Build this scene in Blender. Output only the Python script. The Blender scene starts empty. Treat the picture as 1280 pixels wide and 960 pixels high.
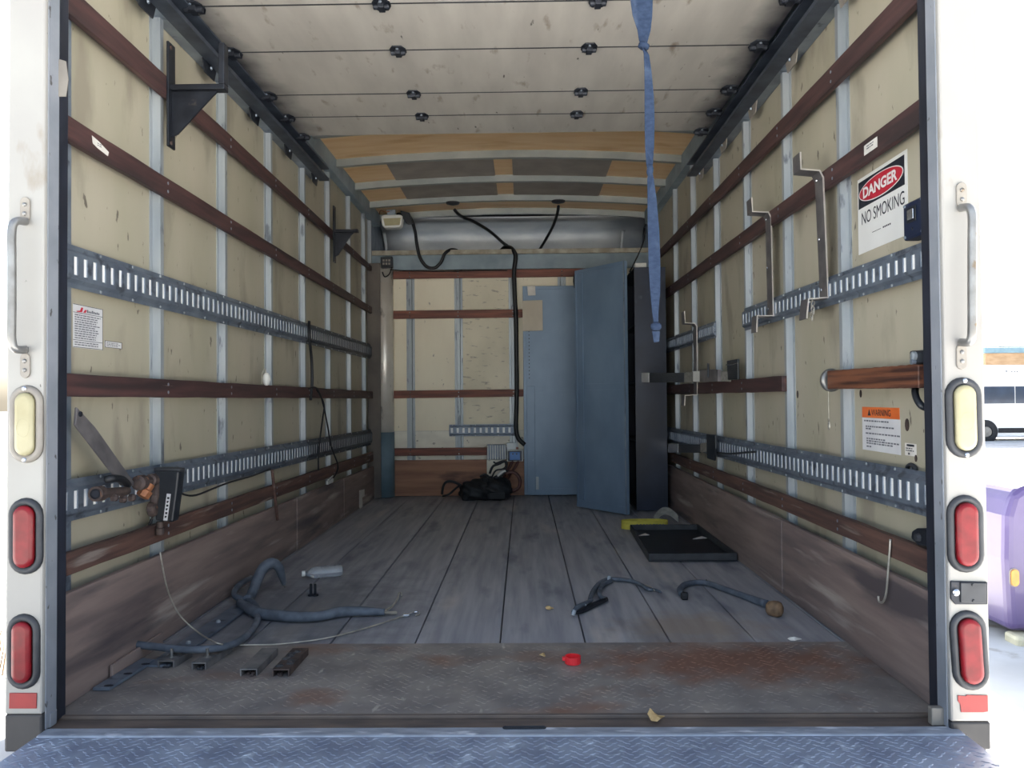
import bpy, bmesh, math, random
from mathutils import Vector, Matrix
random.seed(7)
S = bpy.context.scene
C = S.collection

# ---------------------------------------------------------------- camera
F = 985.0                       # focal length in pixels of a 1280 x 960 frame
H = 0.861                       # camera height above the cargo floor
VPX, VPY, ROLL = 654.0, 496.0, -0.0085
cam_d = bpy.data.cameras.new('camera'); cam = bpy.data.objects.new('camera', cam_d); C.objects.link(cam)
cam_d.sensor_width = 36.0; cam_d.lens = 36.0 * F / 1280.0; cam_d.clip_start = 0.02; cam_d.clip_end = 500
RM = (Matrix.Rotation(math.atan((VPX - 640) / F), 3, 'Z') @ Matrix.Rotation(math.pi / 2 + math.atan((VPY - 480) / F), 3, 'X')
      @ Matrix.Rotation(ROLL, 3, 'Z'))
cam.matrix_world = Matrix.Translation((0, 0, H)) @ RM.to_4x4()
S.camera = cam

# ---------------------------------------------------------------- light
S.view_settings.view_transform = 'Standard'; S.view_settings.look = 'None'
S.view_settings.gamma = 1.0; S.view_settings.use_curve_mapping = False
S.view_settings.exposure = 1.48
S.cycles.max_bounces = 16; S.cycles.diffuse_bounces = 12
W = bpy.data.worlds.new('sky'); S.world = W; W.use_nodes = True
wn = W.node_tree; wn.nodes.clear()
sky = wn.nodes.new('ShaderNodeTexSky'); sky.sky_type = 'NISHITA'; sky.sun_disc = False
sky.sun_elevation = math.radians(32); sky.sun_rotation = math.radians(30); sky.dust_density = 2.5; sky.air_density = 1.0
hs = wn.nodes.new('ShaderNodeHueSaturation'); hs.inputs['Saturation'].default_value = 0.75
bg = wn.nodes.new('ShaderNodeBackground'); bg.inputs['Strength'].default_value = 0.17
wo = wn.nodes.new('ShaderNodeOutputWorld')
wn.links.new(sky.outputs[0], hs.inputs['Color']); wn.links.new(hs.outputs[0], bg.inputs[0]); wn.links.new(bg.outputs[0], wo.inputs[0])
sun_d = bpy.data.lights.new('sun', 'SUN'); sun_d.energy = 24.0; sun_d.angle = 0.01; sun_d.color = (1.0, 0.97, 0.93)
sun = bpy.data.objects.new('sun', sun_d); C.objects.link(sun); sun.location = (4, 12, 14)
sun.rotation_euler = Vector((-0.40, -0.86, -0.58)).to_track_quat('-Z', 'Y').to_euler()

# ---------------------------------------------------------------- pixel to place
def ray(px, py): return RM @ Vector(((px - 640) / F, -(py - 480) / F, -1.0))
CO = Vector((0, 0, H))
def onplane(px, py, p0, n):
    d = ray(px, py); n = Vector(n); return CO + d * ((Vector(p0) - CO).dot(n) / d.dot(n))
XLP, XRP, YB = -1.337, 1.160, 6.92          # faces of the wall liners and of the front bulkhead
def G(px, py, z=0.0): return onplane(px, py, (0, 0, z), (0, 0, 1))
def Yp(px, py, y): return onplane(px, py, (0, y, 0), (0, 1, 0))
def Xp(px, py, x): return onplane(px, py, (x, 0, 0), (1, 0, 0))
def Lw(px, py, n=0.05): p = Xp(px, py, XLP + n); return p.y, p.z
def Rw(px, py, n=0.05): p = Xp(px, py, XRP - n); return p.y, p.z
def Bw(px, py, n=0.0): p = Yp(px, py, YB - n); return p.x, p.z
def Lm(s, z, n): return (XLP + n, s, z)
def Rm(s, z, n): return (XRP - n, s, z)
def Bm(s, z, n): return (s, YB - n, z)

# ---------------------------------------------------------------- materials
MATS = {}
def lin(c):
    return tuple(((v / 255) / 12.92 if v / 255 <= 0.04045 else (((v / 255) + 0.055) / 1.055) ** 2.4) for v in c) + (1.0,)
def pm(name, c1, c2=None, scale=(6, 6, 6), detail=5, rough=0.6, metal=0.0, bump=0.0, spots=None, spots2=None, lo=0.35, hi=0.65,
       trans=0.0, spec=0.5, coat=0.0):
    """procedural surface: two tones mixed by stretched noise, with one or two kinds of blot and a fine relief"""
    m = bpy.data.materials.new(name); m.use_nodes = True
    nt = m.node_tree; N = nt.nodes; Lk = nt.links
    b = N['Principled BSDF']; b.inputs['Roughness'].default_value = rough; b.inputs['Metallic'].default_value = metal
    b.inputs['Transmission Weight'].default_value = trans; b.inputs['Specular IOR Level'].default_value = spec
    b.inputs['Coat Weight'].default_value = coat
    geo = N.new('ShaderNodeNewGeometry')
    def mapped(sc):
        mp = N.new('ShaderNodeMapping'); mp.inputs['Scale'].default_value = sc
        Lk.new(geo.outputs['Position'], mp.inputs['Vector']); return mp
    mp = mapped(scale)
    no = N.new('ShaderNodeTexNoise'); no.inputs['Scale'].default_value = 1.0; no.inputs['Detail'].default_value = detail
    Lk.new(mp.outputs[0], no.inputs['Vector'])
    rp = N.new('ShaderNodeMapRange'); rp.inputs['From Min'].default_value = lo; rp.inputs['From Max'].default_value = hi
    Lk.new(no.outputs['Fac'], rp.inputs['Value'])
    mx = N.new('ShaderNodeMix'); mx.data_type = 'RGBA'
    mx.inputs['A'].default_value = lin(c1); mx.inputs['B'].default_value = lin(c2 or c1)
    Lk.new(rp.outputs[0], mx.inputs['Factor'])
    col = mx.outputs['Result']
    for sp in (spots, spots2):
        if not sp: continue
        c, sc, th, soft = sp
        m2 = mapped(sc); n2 = N.new('ShaderNodeTexNoise'); n2.inputs['Scale'].default_value = 1.0; n2.inputs['Detail'].default_value = 6
        Lk.new(m2.outputs[0], n2.inputs['Vector'])
        r2 = N.new('ShaderNodeMapRange'); r2.inputs['From Min'].default_value = th; r2.inputs['From Max'].default_value = th + soft
        Lk.new(n2.outputs['Fac'], r2.inputs['Value'])
        x2 = N.new('ShaderNodeMix'); x2.data_type = 'RGBA'; x2.inputs['B'].default_value = lin(c)
        Lk.new(r2.outputs[0], x2.inputs['Factor']); Lk.new(col, x2.inputs['A']); col = x2.outputs['Result']
    Lk.new(col, b.inputs['Base Color'])
    if bump:
        bp = N.new('ShaderNodeBump'); bp.inputs['Strength'].default_value = bump; bp.inputs['Distance'].default_value = 0.004
        Lk.new(no.outputs['Fac'], bp.inputs['Height']); Lk.new(bp.outputs[0], b.inputs['Normal'])
    MATS[name] = m
    return m
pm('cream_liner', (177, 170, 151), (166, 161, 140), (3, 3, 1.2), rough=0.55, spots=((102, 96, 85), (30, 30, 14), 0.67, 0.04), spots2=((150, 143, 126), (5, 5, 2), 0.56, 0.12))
pm('cream_scratched', (232, 223, 199), (216, 208, 184), (4, 4, 3), rough=0.6, spots=((166, 157, 142), (14, 14, 40), 0.60, 0.1))
pm('front_liner', (243, 234, 209), (232, 221, 196), (3, 3, 1.2), rough=0.5, spots=((177, 167, 148), (26, 26, 14), 0.68, 0.05))  # lighter copy of the liner cream, standing in for light lacking up front
pm('white_scratched', (243, 238, 221), (225, 219, 203), (5, 5, 9), rough=0.6, spots=((166, 159, 146), (18, 18, 30), 0.63, 0.06))
pm('galvanised', (150, 160, 170), (122, 133, 146), (9, 9, 9), rough=0.45, metal=0.55, spots=((96, 106, 118), (14, 14, 14), 0.62, 0.08))
pm('galvanised_bright', (166, 172, 175), (144, 152, 158), (12, 12, 3), rough=0.42, metal=0.3, spots=((104, 110, 118), (22, 22, 6), 0.63, 0.06))
pm('slot_web', (246, 246, 243), (236, 238, 236), (12, 12, 12), rough=0.5)
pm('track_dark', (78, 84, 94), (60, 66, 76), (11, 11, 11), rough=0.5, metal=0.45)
pm('shaded_plate', (116, 108, 100), (92, 86, 82), (5, 5, 4), rough=0.7)  # dark tone paints the shade on the left of the corner column
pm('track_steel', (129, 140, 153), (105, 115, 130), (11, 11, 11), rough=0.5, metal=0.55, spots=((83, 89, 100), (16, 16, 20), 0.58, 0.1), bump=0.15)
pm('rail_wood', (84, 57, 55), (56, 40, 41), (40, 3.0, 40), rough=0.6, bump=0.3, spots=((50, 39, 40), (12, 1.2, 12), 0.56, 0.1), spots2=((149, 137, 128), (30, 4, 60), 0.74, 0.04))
pm('rail_wood_worn', (104, 76, 66), (70, 52, 48), (40, 3.0, 50), rough=0.65, bump=0.4, spots=((136, 124, 116), (20, 2.4, 30), 0.60, 0.1))
pm('pole_wood', (118, 74, 52), (58, 34, 28), (30, 2.2, 60), rough=0.55, bump=0.6, lo=0.4, hi=0.6)
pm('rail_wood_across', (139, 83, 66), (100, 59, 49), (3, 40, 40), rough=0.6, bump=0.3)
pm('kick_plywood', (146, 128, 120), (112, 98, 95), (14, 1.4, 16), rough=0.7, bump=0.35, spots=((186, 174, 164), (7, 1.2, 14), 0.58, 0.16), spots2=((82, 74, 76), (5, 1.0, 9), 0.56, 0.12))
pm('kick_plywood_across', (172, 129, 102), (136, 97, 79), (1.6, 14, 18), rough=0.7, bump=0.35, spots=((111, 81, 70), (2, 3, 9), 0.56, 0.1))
pm('floor_plank', (165, 165, 169), (137, 138, 145), (26, 1.6, 20), rough=0.56, bump=0.3, spots=((190, 183, 175), (5, 1.1, 5), 0.58, 0.18), spots2=((109, 113, 122), (7, 1.6, 7), 0.56, 0.14))
pm('floor_gap', (26, 25, 26), rough=0.9)
pm('tread_steel', (155, 148, 141), (125, 120, 118), (7, 7, 7), rough=0.55, metal=0.3, bump=0.4, spots=((137, 105, 89), (2.4, 3.6, 2.4), 0.56, 0.16), spots2=((183, 175, 166), (30, 9, 30), 0.66, 0.06))
pm('gate_steel', (156, 165, 180), (126, 134, 151), (9, 9, 9), rough=0.5, metal=0.3, bump=0.3, spots=((184, 193, 205), (16, 16, 16), 0.6, 0.1))
pm('gate_lip', (170, 177, 188), (138, 145, 156), (12, 40, 12), rough=0.5, metal=0.3, bump=0.4, spots=((214, 218, 225), (10, 40, 10), 0.58, 0.1))
pm('sill_steel', (118, 104, 94), (92, 84, 80), (6, 30, 6), rough=0.6, metal=0.3, bump=0.4)
pm('door_white', (191, 186, 176), (176, 171, 162), (9, 2.0, 3), rough=0.6, bump=0.1, spots=((139, 125, 109), (16, 5, 3), 0.62, 0.12), spots2=((85, 81, 75), (34, 9, 3), 0.70, 0.04))
pm('black_steel', (46, 50, 58), (30, 33, 40), (14, 14, 14), rough=0.45, metal=0.4, spots=((84, 74, 68), (18, 18, 18), 0.66, 0.08))
pm('track_black', (50, 54, 62), (32, 36, 44), (10, 10, 10), rough=0.5, metal=0.35)
pm('roof_plywood', (246, 210, 162), (236, 194, 140), (3, 16, 4), rough=0.5, bump=0.1, spots=((224, 178, 122), (2, 7, 2), 0.58, 0.1))
pm('grey_sheet', (169, 160, 151), (153, 146, 138), (6, 6, 6), rough=0.8)
pm('bow_steel', (172, 176, 172), (150, 156, 154), (4, 12, 4), rough=0.4, metal=0.45)
pm('cap_metal', (169, 171, 171), (144, 149, 153), (3, 5, 5), rough=0.42, metal=0.45)
pm('header_blue', (145, 161, 170), (122, 138, 147), (6, 6, 6), rough=0.55)
pm('lip_metal', (176, 170, 154), (140, 132, 116), (14, 14, 14), rough=0.55, metal=0.2)
pm('post_white', (157, 155, 149), (149, 146, 141), (3, 3, 3), rough=0.45, spots=((74, 71, 67), (40, 40, 26), 0.72, 0.02), spots2=((131, 122, 108), (9, 9, 4), 0.66, 0.1))
pm('frame_grey', (143, 147, 154), (126, 132, 139), (8, 8, 8), rough=0.5, spots=((73, 72, 72), (34, 34, 20), 0.66, 0.03))
pm('chipped_black', (58, 56, 56), (40, 40, 42), (8, 8, 8), rough=0.6, spots=((190, 188, 182), (20, 20, 20), 0.68, 0.03))
pm('column_dirty', (243, 240, 232), (222, 216, 206), (6, 6, 4), rough=0.34, metal=0.35, spots=((130, 124, 118), (9, 9, 6), 0.6, 0.1))
pm('column_blue', (111, 133, 147), (95, 118, 131), (6, 6, 6), rough=0.55)
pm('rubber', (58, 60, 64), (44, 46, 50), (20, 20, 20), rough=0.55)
pm('seal_rubber', (38, 42, 54), (26, 30, 40), (20, 20, 6), rough=0.45)
pm('lens_red', (128, 16, 26), (106, 9, 18), (30, 30, 30), rough=0.35, coat=0.1, spec=0.3)
pm('lens_cream', (168, 161, 128), (154, 146, 112), (12, 12, 12), rough=0.35, coat=0.1)
pm('lens_amber', (236, 150, 40), (220, 130, 30), (12, 12, 12), rough=0.3, coat=0.4)
pm('bezel_grey', (148, 142, 132), (130, 124, 116), (12, 12, 12), rough=0.5)
pm('reflector_red', (152, 32, 32), (136, 26, 27), (20, 20, 20), rough=0.4)
pm('chrome', (214, 216, 218), (196, 198, 202), (20, 20, 20), rough=0.22, metal=0.9)
pm('handle_metal', (147, 147, 145), (126, 124, 121), (20, 20, 20), rough=0.35, metal=0.6, spots=((121, 106, 89), (24, 24, 24), 0.66, 0.06))
pm('blue_steel', (122, 144, 167), (105, 126, 149), (3, 3, 2), rough=0.42, metal=0.1, spots=((160, 180, 198), (30, 30, 20), 0.74, 0.03))
pm('navy_panel', (35, 44, 64), (20, 27, 42), (3, 3, 3), rough=0.35, spots=((104, 111, 122), (5, 5, 3), 0.66, 0.1))
pm('navy_dark', (26, 30, 42), (18, 22, 30), (4, 4, 4), rough=0.6)
pm('bracket_steel', (126, 122, 122), (100, 97, 99), (14, 14, 14), rough=0.45, metal=0.5)
pm('channel_steel', (126, 123, 121), (96, 95, 96), (20, 20, 20), rough=0.6, metal=0.3, bump=0.3)
pm('track_rail', (78, 86, 98), (54, 61, 72), (10, 10, 10), rough=0.5, metal=0.3)
pm('lit_edge_steel', (214, 206, 196), (190, 182, 174), (20, 20, 20), rough=0.35, metal=0.6)
pm('webbing_blue', (45, 58, 79), (35, 47, 68), (71, 71, 129), rough=0.85, bump=0.3, spots=((66, 78, 96), (10, 10, 6), 0.6, 0.1), spec=0.2)
pm('webbing_dark', (66, 70, 76), (52, 56, 62), (60, 60, 120), rough=0.8)
pm('webbing_pale', (140, 138, 130), (118, 116, 110), (40, 40, 60), rough=0.8)
pm('webbing_yellow', (196, 184, 74), (172, 160, 62), (20, 20, 40), rough=0.75)
pm('hose_rubber', (98, 106, 117), (75, 83, 93), (24, 24, 24), rough=0.6, bump=0.2)
pm('cable_black', (26, 28, 32), (18, 20, 24), (24, 24, 24), rough=0.5)
pm('cable_red', (92, 52, 48), (70, 40, 38), (24, 24, 24), rough=0.5)
pm('rusty_steel', (92, 78, 72), (62, 54, 54), (30, 30, 30), rough=0.65, metal=0.4, bump=0.4, spots=((126, 92, 70), (30, 30, 30), 0.62, 0.08))
pm('copper_fitting', (168, 112, 76), (130, 84, 58), (20, 20, 20), rough=0.5, metal=0.5)
pm('sign_white', (226, 226, 222), (218, 218, 214), (4, 4, 4), rough=0.4)
pm('label_white', (216, 216, 216), (202, 202, 204), (9, 9, 9), rough=0.5)
pm('sign_red', (190, 40, 58), (182, 34, 52), (4, 4, 4), rough=0.4)
pm('sign_black', (36, 40, 50), (30, 34, 44), (4, 4, 4), rough=0.45)
pm('print_grey', (108, 110, 116), (92, 94, 102), (20, 20, 20), rough=0.6)
pm('label_orange', (226, 118, 58), (212, 100, 46), (12, 12, 12), rough=0.5)
pm('plastic_blue', (70, 130, 200), (58, 116, 188), (8, 8, 8), rough=0.4)
pm('plastic_navy', (28, 40, 66), (22, 32, 56), (14, 14, 14), rough=0.4)
pm('plastic_white', (226, 226, 220), (212, 212, 206), (8, 8, 8), rough=0.45)
pm('plastic_black', (34, 38, 44), (24, 28, 34), (14, 14, 14), rough=0.42)
pm('plastic_red', (232, 52, 58), (220, 40, 48), (20, 20, 20), rough=0.35)
pm('plastic_clear', (236, 240, 244), (228, 234, 240), (20, 20, 20), rough=0.12, trans=0.8, spec=0.7)
pm('bag_black', (36, 38, 42), (22, 24, 28), (12, 12, 12), rough=0.65, bump=0.5)
pm('dry_leaf', (206, 178, 128), (176, 144, 96), (60, 60, 60), rough=0.7)
pm('paper', (226, 222, 214), (206, 202, 194), (20, 20, 20), rough=0.8)
pm('brown_ball', (140, 112, 84), (104, 82, 62), (40, 40, 40), rough=0.75, bump=0.6)
pm('wire_steel', (196, 192, 180), (168, 164, 154), (40, 40, 40), rough=0.35, metal=0.6)
pm('plywood_offcut', (214, 204, 186), (194, 184, 166), (6, 6, 3), rough=0.7)
pm('gravel', (206, 205, 202), (186, 184, 180), (1.4, 1.4, 1.4), rough=0.9, spots=((156, 148, 136), (3, 3, 3), 0.6, 0.1))
pm('paint_white', (232, 232, 232), (226, 226, 226), (2, 2, 2), rough=0.3, coat=0.3)
pm('paint_purple', (92, 78, 122), (80, 66, 110), (2, 2, 2), rough=0.35, coat=0.3)
pm('tyre', (44, 44, 46), (34, 34, 36), (9, 9, 9), rough=0.8)
pm('glass_dark', (44, 58, 78), (36, 48, 66), (2, 2, 2), rough=0.08, spec=0.8)
pm('roof_teal', (112, 140, 152), (96, 124, 138), (3, 3, 3), rough=0.5)
pm('fascia_tan', (168, 140, 110), (150, 122, 92), (2, 2, 5), rough=0.7)
pm('stucco', (222, 214, 200), (208, 200, 186), (3, 3, 3), rough=0.85)
pm('bumper_cream', (208, 200, 172), (190, 182, 154), (6, 6, 6), rough=0.5)
pm('fence_wood', (150, 128, 98), (112, 94, 72), (9, 9, 2), rough=0.8)

# grease along both edges of the overhead door: a worn-in stain on the paint itself
def grease(m, xl, xr):
    nt = m.node_tree; N = nt.nodes; Lk = nt.links; b = N['Principled BSDF']
    geo = N.new('ShaderNodeNewGeometry'); sp = N.new('ShaderNodeSeparateXYZ'); Lk.new(geo.outputs['Position'], sp.inputs[0])
    c = N.new('ShaderNodeMath'); c.operation = 'SUBTRACT'; Lk.new(sp.outputs['X'], c.inputs[0]); c.inputs[1].default_value = (xl + xr) / 2
    a = N.new('ShaderNodeMath'); a.operation = 'ABSOLUTE'; Lk.new(c.outputs[0], a.inputs[0])
    no = N.new('ShaderNodeTexNoise'); no.inputs['Scale'].default_value = 5; no.inputs['Detail'].default_value = 5
    Lk.new(geo.outputs['Position'], no.inputs['Vector'])
    ad = N.new('ShaderNodeMath'); ad.operation = 'MULTIPLY_ADD'; Lk.new(no.outputs['Fac'], ad.inputs[0]); ad.inputs[1].default_value = 0.22; Lk.new(a.outputs[0], ad.inputs[2])
    r = N.new('ShaderNodeMapRange'); r.inputs['From Min'].default_value = (xr - xl) / 2 - 0.05; r.inputs['From Max'].default_value = (xr - xl) / 2 + 0.11
    Lk.new(ad.outputs[0], r.inputs['Value'])
    mx = N.new('ShaderNodeMix'); mx.data_type = 'RGBA'; mx.inputs['B'].default_value = lin((44, 44, 52))
    old = b.inputs['Base Color'].links[0].from_socket
    Lk.new(r.outputs[0], mx.inputs['Factor']); Lk.new(old, mx.inputs['A']); Lk.new(mx.outputs['Result'], b.inputs['Base Color'])

def blotch(m, cx, cy, rx, ry, col, strength=1.0):
    """one irregular patch of tone on a surface"""
    nt = m.node_tree; N = nt.nodes; Lk = nt.links; b = N['Principled BSDF']
    geo = N.new('ShaderNodeNewGeometry'); mp = N.new('ShaderNodeMapping'); mp.vector_type = 'TEXTURE'
    mp.inputs['Location'].default_value = (cx, cy, 0); mp.inputs['Scale'].default_value = (rx, ry, 1000); Lk.new(geo.outputs['Position'], mp.inputs['Vector'])
    ln = N.new('ShaderNodeVectorMath'); ln.operation = 'LENGTH'; Lk.new(mp.outputs[0], ln.inputs[0])
    no = N.new('ShaderNodeTexNoise'); no.inputs['Scale'].default_value = 11; no.inputs['Detail'].default_value = 7; Lk.new(geo.outputs['Position'], no.inputs['Vector'])
    ad = N.new('ShaderNodeMath'); ad.operation = 'MULTIPLY_ADD'; Lk.new(no.outputs['Fac'], ad.inputs[0]); ad.inputs[1].default_value = 1.6; Lk.new(ln.outputs['Value'], ad.inputs[2])
    r = N.new('ShaderNodeMapRange'); r.inputs['From Min'].default_value = 2.0; r.inputs['From Max'].default_value = 1.2; r.inputs['To Max'].default_value = strength
    Lk.new(ad.outputs[0], r.inputs['Value'])
    mx = N.new('ShaderNodeMix'); mx.data_type = 'RGBA'; mx.inputs['B'].default_value = lin(col)
    old = b.inputs['Base Color'].links[0].from_socket
    Lk.new(r.outputs[0], mx.inputs['Factor']); Lk.new(old, mx.inputs['A']); Lk.new(mx.outputs['Result'], b.inputs['Base Color'])
blotch(MATS['tread_steel'], 0.66, 2.56, 0.50, 0.20, (134, 94, 76), 0.85)  # rust stain on the threshold plate
blotch(MATS['floor_plank'], 0.62, 2.95, 0.28, 0.20, (150, 132, 112), 0.6)
blotch(MATS['floor_plank'], -0.95, 3.2, 0.5, 0.7, (74, 76, 82), 0.6)  # broad darker tone over the left planks

# ---------------------------------------------------------------- mesh helpers
class MB:
    def __init__(s): s.v = []; s.f = []
    def add(s, vs, fs):
        o = len(s.v); s.v += [tuple(v) for v in vs]; s.f += [tuple(i + o for i in f) for f in fs]; return s
    def hexa(s, p):            # p: four bottom corners in order, four top corners in order
        return s.add(p, [(0, 1, 2, 3), (4, 5, 6, 7), (0, 1, 5, 4), (1, 2, 6, 5), (2, 3, 7, 6), (3, 0, 4, 7)])
    def box(s, x0, x1, y0, y1, z0, z1):
        return s.hexa([(x0, y0, z0), (x1, y0, z0), (x1, y1, z0), (x0, y1, z0), (x0, y0, z1), (x1, y0, z1), (x1, y1, z1), (x0, y1, z1)])
    def mbox(s, m, s0, s1, z0, z1, n0, n1):       # box in wall coordinates
        return s.hexa([m(s0, z0, n0), m(s1, z0, n0), m(s1, z0, n1), m(s0, z0, n1), m(s0, z1, n0), m(s1, z1, n0), m(s1, z1, n1), m(s0, z1, n1)])
    def prism(s, poly, vec):
        n = len(poly); v = Vector(vec); a = [Vector(p) for p in poly]
        return s.add(a + [p + v for p in a], [tuple(range(n)), tuple(range(n, 2 * n))] + [(i, (i + 1) % n, n + (i + 1) % n, n + i) for i in range(n)])
    def rings(s, rs, cap0=True, cap1=True):
        n = len(rs[0]); vs = [p for r in rs for p in r]; fs = []
        for k in range(len(rs) - 1):
            for i in range(n):
                j = (i + 1) % n; fs.append((k * n + i, k * n + j, (k + 1) * n + j, (k + 1) * n + i))
        if cap0: fs.append(tuple(range(n)))
        if cap1: fs.append(tuple(range((len(rs) - 1) * n, len(rs) * n)))
        return s.add(vs, fs)
    def tube(s, pts, r, n=8, sub=4, closed=False):
        P = [Vector(p) for p in pts]
        if sub > 1 and len(P) > 2: P = catmull(P, sub, closed)
        rr = r if isinstance(r, (list, tuple)) else None
        rings = []; up = None
        for i, p in enumerate(P):
            if closed: t = P[(i + 1) % len(P)] - P[i - 1]
            else: t = P[min(i + 1, len(P) - 1)] - P[max(i - 1, 0)]
            t.normalize()
            if up is None:
                up = t.orthogonal().normalized()
            up = (up - t * up.dot(t)).normalized(); w = t.cross(up)
            q = r
            if rr: x = i / (len(P) - 1) * (len(rr) - 1); k = min(int(x), len(rr) - 2); q = rr[k] + (rr[k + 1] - rr[k]) * (x - k)
            rings.append([p + (up * math.cos(a) + w * math.sin(a)) * q for a in [2 * math.pi * j / n for j in range(n)]])
        if closed: rings.append(rings[0]); return s.rings(rings, False, False)
        return s.rings(rings)
    def lathe(s, prof, o, axis, n=16):      # prof: (radius, height along axis)
        ax = Vector(axis).normalized(); u = ax.orthogonal().normalized(); w = ax.cross(u); o = Vector(o)
        return s.rings([[o + ax * h + (u * math.cos(a) + w * math.sin(a)) * max(r, 1e-4) for a in [2 * math.pi * j / n for j in range(n)]] for r, h in prof])
    def ribbon(s, pts, wdirs, widths, th):     # a strap: centre points, width directions, widths, thickness
        rs = []
        for i, p in enumerate(pts):
            p = Vector(p); w = Vector(wdirs[i]).normalized()
            t = (Vector(pts[min(i + 1, len(pts) - 1)]) - Vector(pts[max(i - 1, 0)])).normalized(); n = t.cross(w).normalized()
            a, b = w * widths[i] / 2, n * th / 2
            rs.append([p - a - b, p + a - b, p + a + b, p - a + b])
        return s.rings(rs)
    def build(s, name, mat, parent=None, bevel=0.0, smooth=False, seg=2):
        c = [0, 0, 0]
        for k in range(3):
            vals = [v[k] for v in s.v]; c[k] = (min(vals) + max(vals)) / 2
        me = bpy.data.meshes.new(name); me.from_pydata([(v[0] - c[0], v[1] - c[1], v[2] - c[2]) for v in s.v], [], s.f)
        bm = bmesh.new(); bm.from_mesh(me); bmesh.ops.recalc_face_normals(bm, faces=bm.faces); bm.to_mesh(me); bm.free()
        if smooth:
            for p in me.polygons: p.use_smooth = len(p.vertices) <= 4
        me.materials.append(MATS[mat] if isinstance(mat, str) else mat)
        o = bpy.data.objects.new(name, me); C.objects.link(o); o.location = c
        if bevel:
            md = o.modifiers.new('bevel', 'BEVEL'); md.width = bevel; md.segments = seg; md.limit_method = 'ANGLE'
        if parent: attach(o, parent)
        return o
def wpos(o):
    p = Vector(o.location)
    while o.parent: o = o.parent; p = p + Vector(o.location)
    return p
def attach(o, parent): o.parent = parent; o.location = Vector(o.location) - wpos(parent)
def catmull(P, sub, closed=False):
    out = []; n = len(P); m = n if closed else n - 1
    for i in range(m):
        if closed: a, b, c, d = P[i - 1], P[i], P[(i + 1) % n], P[(i + 2) % n]
        else: a, b, c, d = P[max(i - 1, 0)], P[i], P[i + 1], P[min(i + 2, n - 1)]
        for k in range(sub):
            t = k / sub
            out.append(0.5 * ((2 * b) + (c - a) * t + (2 * a - 5 * b + 4 * c - d) * t * t + (3 * b - a - 3 * c + d) * t ** 3))
    if not closed: out.append(P[-1].copy())
    return out
def tag(o, label, cat=None, group=None, kind=None):
    o['label'] = label
    if cat: o['category'] = cat
    if group: o['group'] = group
    if kind: o['kind'] = kind
    return o
def thing(name, label, cat, base, group=None, kind=None):
    o = bpy.data.objects.new(name, None); o.empty_display_size = 0.05; C.objects.link(o); o.location = base
    return tag(o, label, cat, group, kind)
def copy_tree(o, parent=None, off=(0, 0, 0)):
    c = o.copy(); C.objects.link(c)
    if parent: c.parent = parent
    else: c.location = Vector(o.location) + Vector(off)
    for ch in [x for x in C.objects if x.parent == o]: copy_tree(ch, c)
    return c
def text(name, s, org, u, v, w, h, mat, parent, th=0.0006, bold=0.011):
    """flat print: lettering fitted into a w x h box at org, running along u, standing along v"""
    cu = bpy.data.curves.new('print', 'FONT'); cu.body = s; cu.extrude = 0; cu.offset = bold
    t = bpy.data.objects.new('print', cu); C.objects.link(t)
    me = bpy.data.meshes.new_from_object(t.evaluated_get(bpy.context.evaluated_depsgraph_get()))
    bpy.data.objects.remove(t); bpy.data.curves.remove(cu)
    xs = [q.co.x for q in me.vertices]; ys = [q.co.y for q in me.vertices]
    x0, x1, y0, y1 = min(xs), max(xs), min(ys), max(ys); u = Vector(u); v = Vector(v); nn = u.cross(v)
    mb = MB(); mb.add([Vector(org) + u * ((q.co.x - x0) / (x1 - x0) * w) + v * ((q.co.y - y0) / (y1 - y0) * h) + nn * th for q in me.vertices],
                      [tuple(p.vertices) for p in me.polygons])
    bpy.data.meshes.remove(me)
    return mb.build(name, mat, parent)
def print_lines(mb, m, s0, s1, z0, z1, n, rows, seed=1, fill=0.8):
    """rows of small worn print: word-length dashes"""
    r = random.Random(seed); hh = (z1 - z0) / rows
    for k in range(rows):
        z = z1 - (k + 0.5) * hh; s = s0; e = s0 + (s1 - s0) * r.uniform(fill - 0.2, 1)
        d = 1 if s1 > s0 else -1
        while (e - s) * d > 0.002:
            w = r.uniform(0.006, 0.02) * d
            q = s + w if (e - s - w) * d > 0 else e
            mb.mbox(m, s, q, z - hh * 0.22, z + hh * 0.22, n, n + 0.0005); s = q + 0.004 * d
    return mb
def stadium(cx, cz, hw, hh, y, n=8, tilt=0.0):
    out = []
    for i in range(n + 1): a = math.pi * i / n; out.append((hw * math.cos(a), hh - hw + hw * math.sin(a)))
    for i in range(n + 1): a = math.pi + math.pi * i / n; out.append((hw * math.cos(a), -(hh - hw) + hw * math.sin(a)))
    return [Vector((cx + x + z * tilt, y, cz + z)) for x, z in out]

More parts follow.
